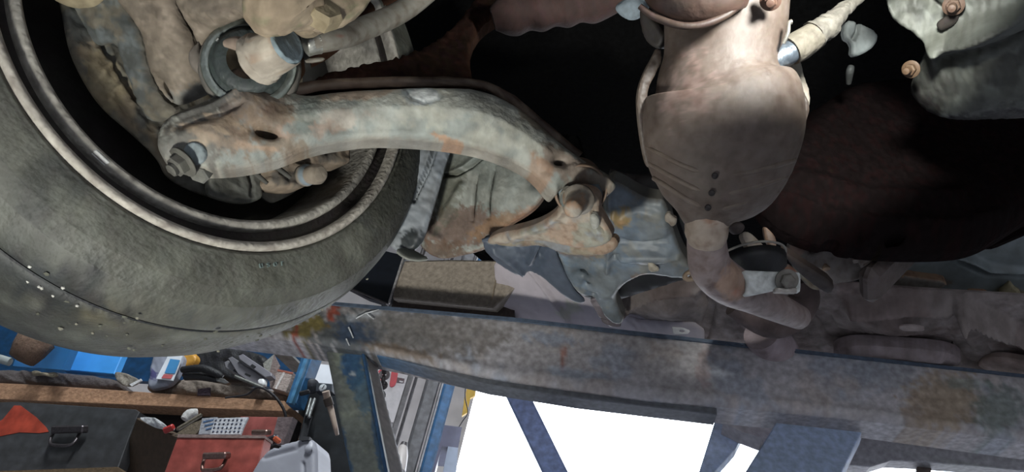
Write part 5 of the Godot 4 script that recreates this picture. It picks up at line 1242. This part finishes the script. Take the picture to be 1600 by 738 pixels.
	bar(on(nearer(dr, 0.02), 84, 672), on(nearer(dr, 0.02), 134, 671), 0.018, 0.02, {"col": hx("6e686a")}, h)
	sweep([on(nearer(dr, 0.012), 84, 676), on(nearer(dr, 0.02), 78, 690), on(nearer(dr, 0.022), 84, 696), on(nearer(dr, 0.022), 112, 695), on(nearer(dr, 0.012), 124, 678)], [0.004, 0.004, 0.004, 0.004, 0.004], {"col": hx("6a6466"), "seg": 10}, h)
	part(unit, "cup_handle", h, bright)
	part(unit, "bottom_edge", slab([-40, 738, 184, 730, 192, 738, 184, 746, -40, 752], nearer(dr, 0.004), 0.04, {"col": hx("6d5840")}), wood)
	var rd := nearer(sh, 0.22)
	unit = part(cab, "drawer", slab([278, 680, 414, 682, 396, 756, 250, 756], rd, 0.025, {"col": hx("b2544a"), "vary": 0.22, "mix": [[hx("c4685c"), 0.1, 14.0, 0.6], [hx("8c4a42"), 0.3, 40.0, 0.5]]}, null, 1.2), paint, "faded red drawer pulled out and stuffed with papers")
	part(unit, "top_edge", slab([278, 679, 414, 681, 413, 685, 277, 684], nearer(rd, 0.002), 0.03, {"col": hx("96807a"), "vary": 0.2}), wood)
	part(unit, "side_board", slab([213, 654, 276, 683, 250, 756, 176, 756], pl([213, 654, 1.78, 276, 683, 1.66, 215, 750, 1.75]), 0.015, {"col": hx("574635"), "vary": 0.25, "pat": [[188, 718, 6, 14, 0.2, hx("a08c74"), 0.8]]}, null, 1.0), wood, "bare brown side board")
	var h2 := Body.new()
	bar(on(nearer(rd, 0.022), 320, 713), on(nearer(rd, 0.022), 357, 712), 0.013, 0.02, {"col": hx("a0827a")}, h2)
	sweep([on(nearer(rd, 0.012), 319, 718), on(nearer(rd, 0.022), 316, 731), on(nearer(rd, 0.022), 320, 735), on(nearer(rd, 0.022), 344, 732), on(nearer(rd, 0.012), 354, 716)], [0.0035, 0.0035, 0.0035, 0.0035, 0.0035], {"col": hx("9a7a70"), "seg": 10}, h2)
	part(unit, "cup_handle", h2, bright)
	unit = part(cab, "drawer", slab([376, 651, 434, 652, 430, 690, 370, 684], nearer(sh, 0.08), 0.02, {"col": hx("b0605a"), "vary": 0.2}, null, 0.8), paint, "second red drawer behind the foil packs")
	part(unit, "grey_end", slab([434, 652, 458, 652, 442, 694, 424, 690], nearer(sh, 0.085), 0.02, {"col": hx("77686a"), "vary": 0.2}), wood)
	part(unit, "cup_handle", bar(on(nearer(sh, 0.1), 396, 676), on(nearer(sh, 0.1), 421, 676), 0.012, 0.02, {"col": hx("a2887c")}), bright)
	solo("paper_sheet", sheet([214, 652, 240, 652, 254, 660, 262, 668, 250, 671, 232, 664], nearer(sh, 0.15), {"c": 2, "t": 0.003, "r": 0.001, "na": 0.006, "nf": 0.6, "col": hx("d6d8da"), "vary": 0.06}), dusty, "curled white paper rising from the pulled-out drawer", "paper")
	solo("red_lighter", bar(P(256, 674, 1.68), P(272, 667, 1.68), 0.014, 0.012, {"col": hx("c03a36")}), plastic, "small red item with white end beside the white paper", "lighter")
	solo("paper_roll", sweep([P(289, 656, 1.72), P(296, 648, 1.73), P(308, 646, 1.74)], [0.01, 0.012, 0.01], {"col": hx("e4e2de"), "seg": 16, "step": 3}), dusty, "short white paper roll left of the foil packs", "roll")
	solo("metal_stay", bar(P(276, 672, 1.68), P(316, 648, 1.72), 0.009, 0.006, {"col": hx("8d8576"), "vary": 0.2}), bright, "thin metal stay slanting over the red drawer", "stay")
	solo("cardboard_flap", slab([272, 680, 300, 662, 318, 655, 314, 668, 306, 679], nearer(sh, 0.19), 0.004, {"col": hx("7d705e"), "vary": 0.2}), dusty, "brown cardboard flap in the pulled-out drawer", "cardboard")
	t = thing("striped_carton", "blue and white striped carton beside the foil pack", "carton")
	part(t, "carton", slab([316, 654, 340, 652, 332, 678, 310, 679], nearer(sh, 0.2), 0.02, {"col": hx("b9bcc4"), "vary": 0.12}), dusty)
	for i in 3:
		part(t, "blue_stripe", slab([318 + i * 3 - i * 1, 658 + i * 6, 334 + i, 655 + i * 6, 333 + i, 657 + i * 6, 317 + i * 2, 661 + i * 6], nearer(sh, 0.201), 0.0008, {"col": hx("5f7fa8")}), dusty)
	t = thing("foil_blister_pack", "white foil pack dotted with dark pips above the red drawer", "blister pack")
	var fp := nearer(sh, 0.205)
	var foil := part(t, "foil", slab([338, 654, 388, 652, 380, 668, 376, 679, 328, 679, 332, 666], fp, 0.004, {"col": hx("e6e8ee"), "vary": 0.08}), dusty)
	for r in 4:
		for k in 7:
			var px := 338.0 + k * 6.6 - r * 1.6
			var py := 657.0 + r * 6.0
			part(foil, "pip", lathe(on(fp, px, py), fp.normal, [[0.0026, 0.0], [0.0022, 0.001], [0.0, 0.0013]], {"col": hx("5d6478"), "seg": 8}), dusty)
	t = thing("grey_tool_case", "light grey plastic tool case at the bottom beside the red drawer", "tool case")
	var cp := nearer(sh, 0.25)
	var shell := part(t, "shell", sheet([412, 706, 424, 698, 440, 692, 462, 687, 470, 684, 484, 683, 492, 692, 493, 720, 493, 760, 380, 760, 398, 724], cp, {"c": 2.4, "sm": 1, "t": 0.06, "r": 0.01, "col": hx("a6a6ae"), "vary": 0.06, "ribs": [[[412, 716, 440, 708, 462, 702, 470, 692], 3.0, -0.004], [[474, 724, 474, 756], 1.5, -0.006]], "bumps": [[483, 702, 5, 6, 0.0, 0.004, 1], [432, 697, 5, 3, 0.0, -0.008, 1]]}), plastic)
	part(t, "latch", slab([466, 684, 476, 682, 484, 683, 482, 688, 470, 689], nearer(cp, 0.004), 0.01, {"col": hx("3a3a3e")}), plastic)
	part(shell, "latch_button", lathe(on(nearer(cp, 0.002), 483, 702), cp.normal, [[0.0075, 0.0], [0.0075, 0.003], [0.0, 0.0035]], {"col": hx("b6b6be"), "seg": 18}), plastic)
	t = thing("hand_torch", "dark hand torch with orange cap between red drawer and grey case", "torch")
	part(t, "barrel", bar(P(410, 694, 1.56), P(434, 686, 1.56), 0.02, 0.02, {"col": hx("3b3338")}), plastic)
	part(t, "cap", bar(P(428, 684, 1.55), P(438, 692, 1.55), 0.011, 0.02, {"col": hx("d0643c")}), plastic, "orange cap")
	# the machine standing between rack and strut
	t = thing("garage_machine", "dark workshop machine with round knob and white dial left of the strut", "machine")
	var mp := nearer(sh, -0.1)
	part(t, "body", slab([464, 616, 545, 606, 560, 770, 470, 770], mp, 0.17, {"col": hx("272c30"), "vary": 0.2}, null, 2.0), paint)
	part(t, "knob", lathe(P(487, 604, 1.86), (C - P(487, 604, 1.86)).normalized(), [[0.0, -0.02], [0.017, -0.02], [0.0185, 0.0], [0.016, 0.005], [0.003, 0.006], [0.0, 0.008]], {"col": hx("34363c"), "seg": 30}), plastic)
	var dial := part(t, "dial_plate", slab([494, 598, 519, 600, 519, 613, 493, 612], nearer(sh, 0.0), 0.02, {"col": hx("3a3e44")}, null, 0.8), plastic)
	part(dial, "dial", lathe(on(nearer(sh, 0.003), 504, 606), sh.normal, [[0.0095, -0.002], [0.009, 0.001], [0.0, 0.0015]], {"col": hx("d8dde0"), "seg": 24}), dusty, "white round dial")
	part(dial, "needle", bar(on(nearer(sh, 0.006), 503, 608), on(nearer(sh, 0.006), 507, 602), 0.0015, 0.001, {"col": hx("1c1c1e")}), plastic)
	part(t, "bright_rod", bar(P(486, 622, 1.80), P(478, 650, 1.76), 0.0055, 0.006, {"col": hx("b9bdbc")}), bright)
	part(t, "bright_rod", bar(P(492, 622, 1.80), P(482, 654, 1.76), 0.0075, 0.006, {"col": hx("a2a6a6")}), bright)
	part(t, "column", bar(P(482, 650, 1.78), P(470, 700, 1.74), 0.018, 0.02, {"col": hx("3c4044")}), paint)
	part(t, "top_bar", bar(P(468, 616, 1.82), P(484, 612, 1.82), 0.012, 0.01, {"col": hx("2c2c30")}), paint)
	part(t, "beige_hose", tube([[509, 612, 1.8, 6], [512, 624, 1.8, 5.5], [517, 640, 1.79, 5], [524, 668, 1.77, 4], [527, 680, 1.77, 3]], {"col": hx("b8a494"), "seg": 12}), plastic)
	part(t, "hose_clip", tube([[511, 622, 1.79, 7], [515, 634, 1.79, 7]], {"col": hx("4a4038"), "seg": 12}), plastic)
	solo("white_board", slab([482, 567, 516, 571, 522, 602, 494, 600, 470, 606], nearer(sh, -0.255), 0.02, {"col": hx("e8ecf2"), "vary": 0.04}), plastic, "blank white board above the machine's knob", "board")
	solo("maroon_fitting", sweep([P(494, 538, 1.75), P(499, 548, 1.75), P(496, 556, 1.75)], [0.01, 0.008, 0.004], {"col": hx("4a2c2a"), "seg": 10, "step": 3}), plastic, "dark maroon fitting beside the top of the blue upright", "fitting")


# ---------- posts, wall sign and the doorway ----------
func backdrop(paint: Material, plastic: Material, wall: Material, steel: Material, bright: Material) -> void:
	var bk := Plane(Vector3(0, 0, 1), -4.98)
	var sg := nearer(bk, 0.01)
	var t := thing("wall_sign", "white wall sign with a red rounded emblem half hidden by the chain", "sign")
	part(t, "panel", slab([560, 540, 655, 560, 620, 660, 560, 660], nearer(bk, 0.005), 0.01, {"col": hx("e9e2e2"), "vary": 0.03}), plastic)
	part(t, "red_emblem", slab([618, 567, 621, 572, 622, 584, 619, 600, 614, 605, 608, 604, 610, 592, 612, 578], nearer(sg, 0.006), 0.006, {"col": hx("e0303c"), "vary": 0.05, "sm": 2}), plastic)
	part(t, "red_emblem", slab([589, 582, 593, 578, 600, 578, 601, 585, 598, 596, 594, 598, 590, 592], nearer(sg, 0.006), 0.006, {"col": hx("e0303c"), "vary": 0.05, "sm": 2}), plastic)
	part(t, "dark_strip", slab([621, 590, 632, 592, 631, 598, 620, 597], nearer(sg, 0.006), 0.004, {"col": hx("5a3038")}), plastic)
	part(t, "white_strip", slab([624, 595, 630, 596, 629, 598, 624, 597], nearer(sg, 0.008), 0.004, {"col": hx("efeaea")}), plastic)
	lettering(t, "red_lettering", "EZE", sg, 628, 579, 6.5, Vector2(1, 0.08), Color(0.85, 0.3, 0.32), 0.006, "Droid Serif")
	t = thing("hoist_chain", "black greasy hoist chain hanging in front of the white wall", "chain")
	for i in 8:
		var f := i / 7.0
		var at := P(lerpf(606, 594, f), lerpf(562, 618, f), 2.3)
		part(t, "link", lathe(at, Vector3(cos(i * 1.57), 0.15, sin(i * 1.57)), [[0.006, -0.004], [0.013, -0.006], [0.017, 0.0], [0.013, 0.006], [0.006, 0.004], [0.006, -0.004]], {"col": hx("2a2424") if i % 3 else hx("6a6264"), "seg": 14}), steel)
	var hang := P(606, 562, 2.3)
	part(t, "upper_run", sweep([hang, Vector3(hang.x, 5.0, hang.z)], [0.008, 0.008], {"col": hx("2a2424"), "seg": 8, "step": 2}), steel)
	# upright posts: real verticals between the strut and the door
	var posts := [["guide_post", "thin dark steel guide post nearest the wall sign", 632, 620, 2.9, 0.02, "6f6c6e"], ["guide_post", "thin mid-grey guide post beside a white gap", 643, 616, 3.02, 0.012, "8a8788"]]
	for m in posts:
		var p := P(m[2], m[3], m[4])
		solo(m[0], box(Vector3(p.x, 2.1, p.z), Basis(Vector3.UP, 0.2), Vector3(m[5], 4.2, 0.02), 0.003, {"col": hx(m[6]), "vary": 0.15}), paint, m[1], "post", "guide posts by the strut")
	t = thing("lift_column", "tall grey and blue lift column beside the bright doorway", "lift column")
	var q := P(664, 640, 2.6)
	part(t, "grey_face", box(Vector3(q.x, 2.1, q.z), Basis(Vector3.UP, 0.15), Vector3(0.046, 4.2, 0.05), 0.006, {"col": hx("6c6c70"), "vary": 0.12}), paint, "dark grey face")
	q = P(680, 640, 2.6)
	part(t, "groove_strip", box(Vector3(q.x, 2.1, q.z), Basis(Vector3.UP, 0.15), Vector3(0.005, 4.2, 0.052), 0.002, {"col": hx("c8ccd4"), "vary": 0.05}), paint)
	q = P(691, 640, 2.6)
	part(t, "blue_face", box(Vector3(q.x, 2.1, q.z), Basis(Vector3.UP, 0.15), Vector3(0.038, 4.2, 0.05), 0.006, {"col": hx("3f6f9e"), "vary": 0.15}), paint, "blue painted face")
	q = P(645, 690, 2.5)
	t = thing("gas_bottle", "small pale capped cylinder standing by the lift column", "cylinder")
	part(t, "body", sweep([P(624, 738, 2.2), P(628, 712, 2.25), P(630, 698, 2.3)], [0.018, 0.018, 0.012], {"col": hx("c8c0bc"), "seg": 16, "step": 3}), plastic)
	part(t, "cap", sweep([P(630, 700, 2.29), P(632, 692, 2.3)], [0.014, 0.009], {"col": hx("4a4446"), "seg": 16, "step": 2}), plastic)
	t = thing("dark_crate", "mauve-grey crate by the doorway at the foot of the wall end", "crate")
	part(t, "crate", slab([690, 664, 722, 668, 716, 700, 690, 698, 676, 750, 660, 750], Plane(Vector3(0, 0, 1), -3.6), 0.3, {"col": hx("6a6a84"), "vary": 0.1}), plastic)
	part(t, "pale_lid", slab([700, 698, 716, 700, 712, 750, 690, 750], Plane(Vector3(0, 0, 1), -3.58), 0.1, {"col": hx("a9b4c8")}), plastic)
	t = thing("yellow_strap", "yellow hanging strap at the door's edge with a loose black wire", "strap")
	part(t, "strap", slab([732, 598, 744, 600, 743, 618, 735, 622, 730, 645, 722, 650, 726, 620], Plane(Vector3(0, 0, 1), -4.6), 0.03, {"col": hx("e8b828"), "vary": 0.06}), plastic)
	part(t, "wire", tube([[728, 600, 4.2, 0.8], [727, 622, 4.2, 0.9], [731, 645, 4.2, 0.9], [722, 660, 4.2, 0.9], [716, 672, 4.2, 0.9], [718, 690, 4.2, 0.9]], {"col": hx("2a2a30"), "seg": 6}), plastic)
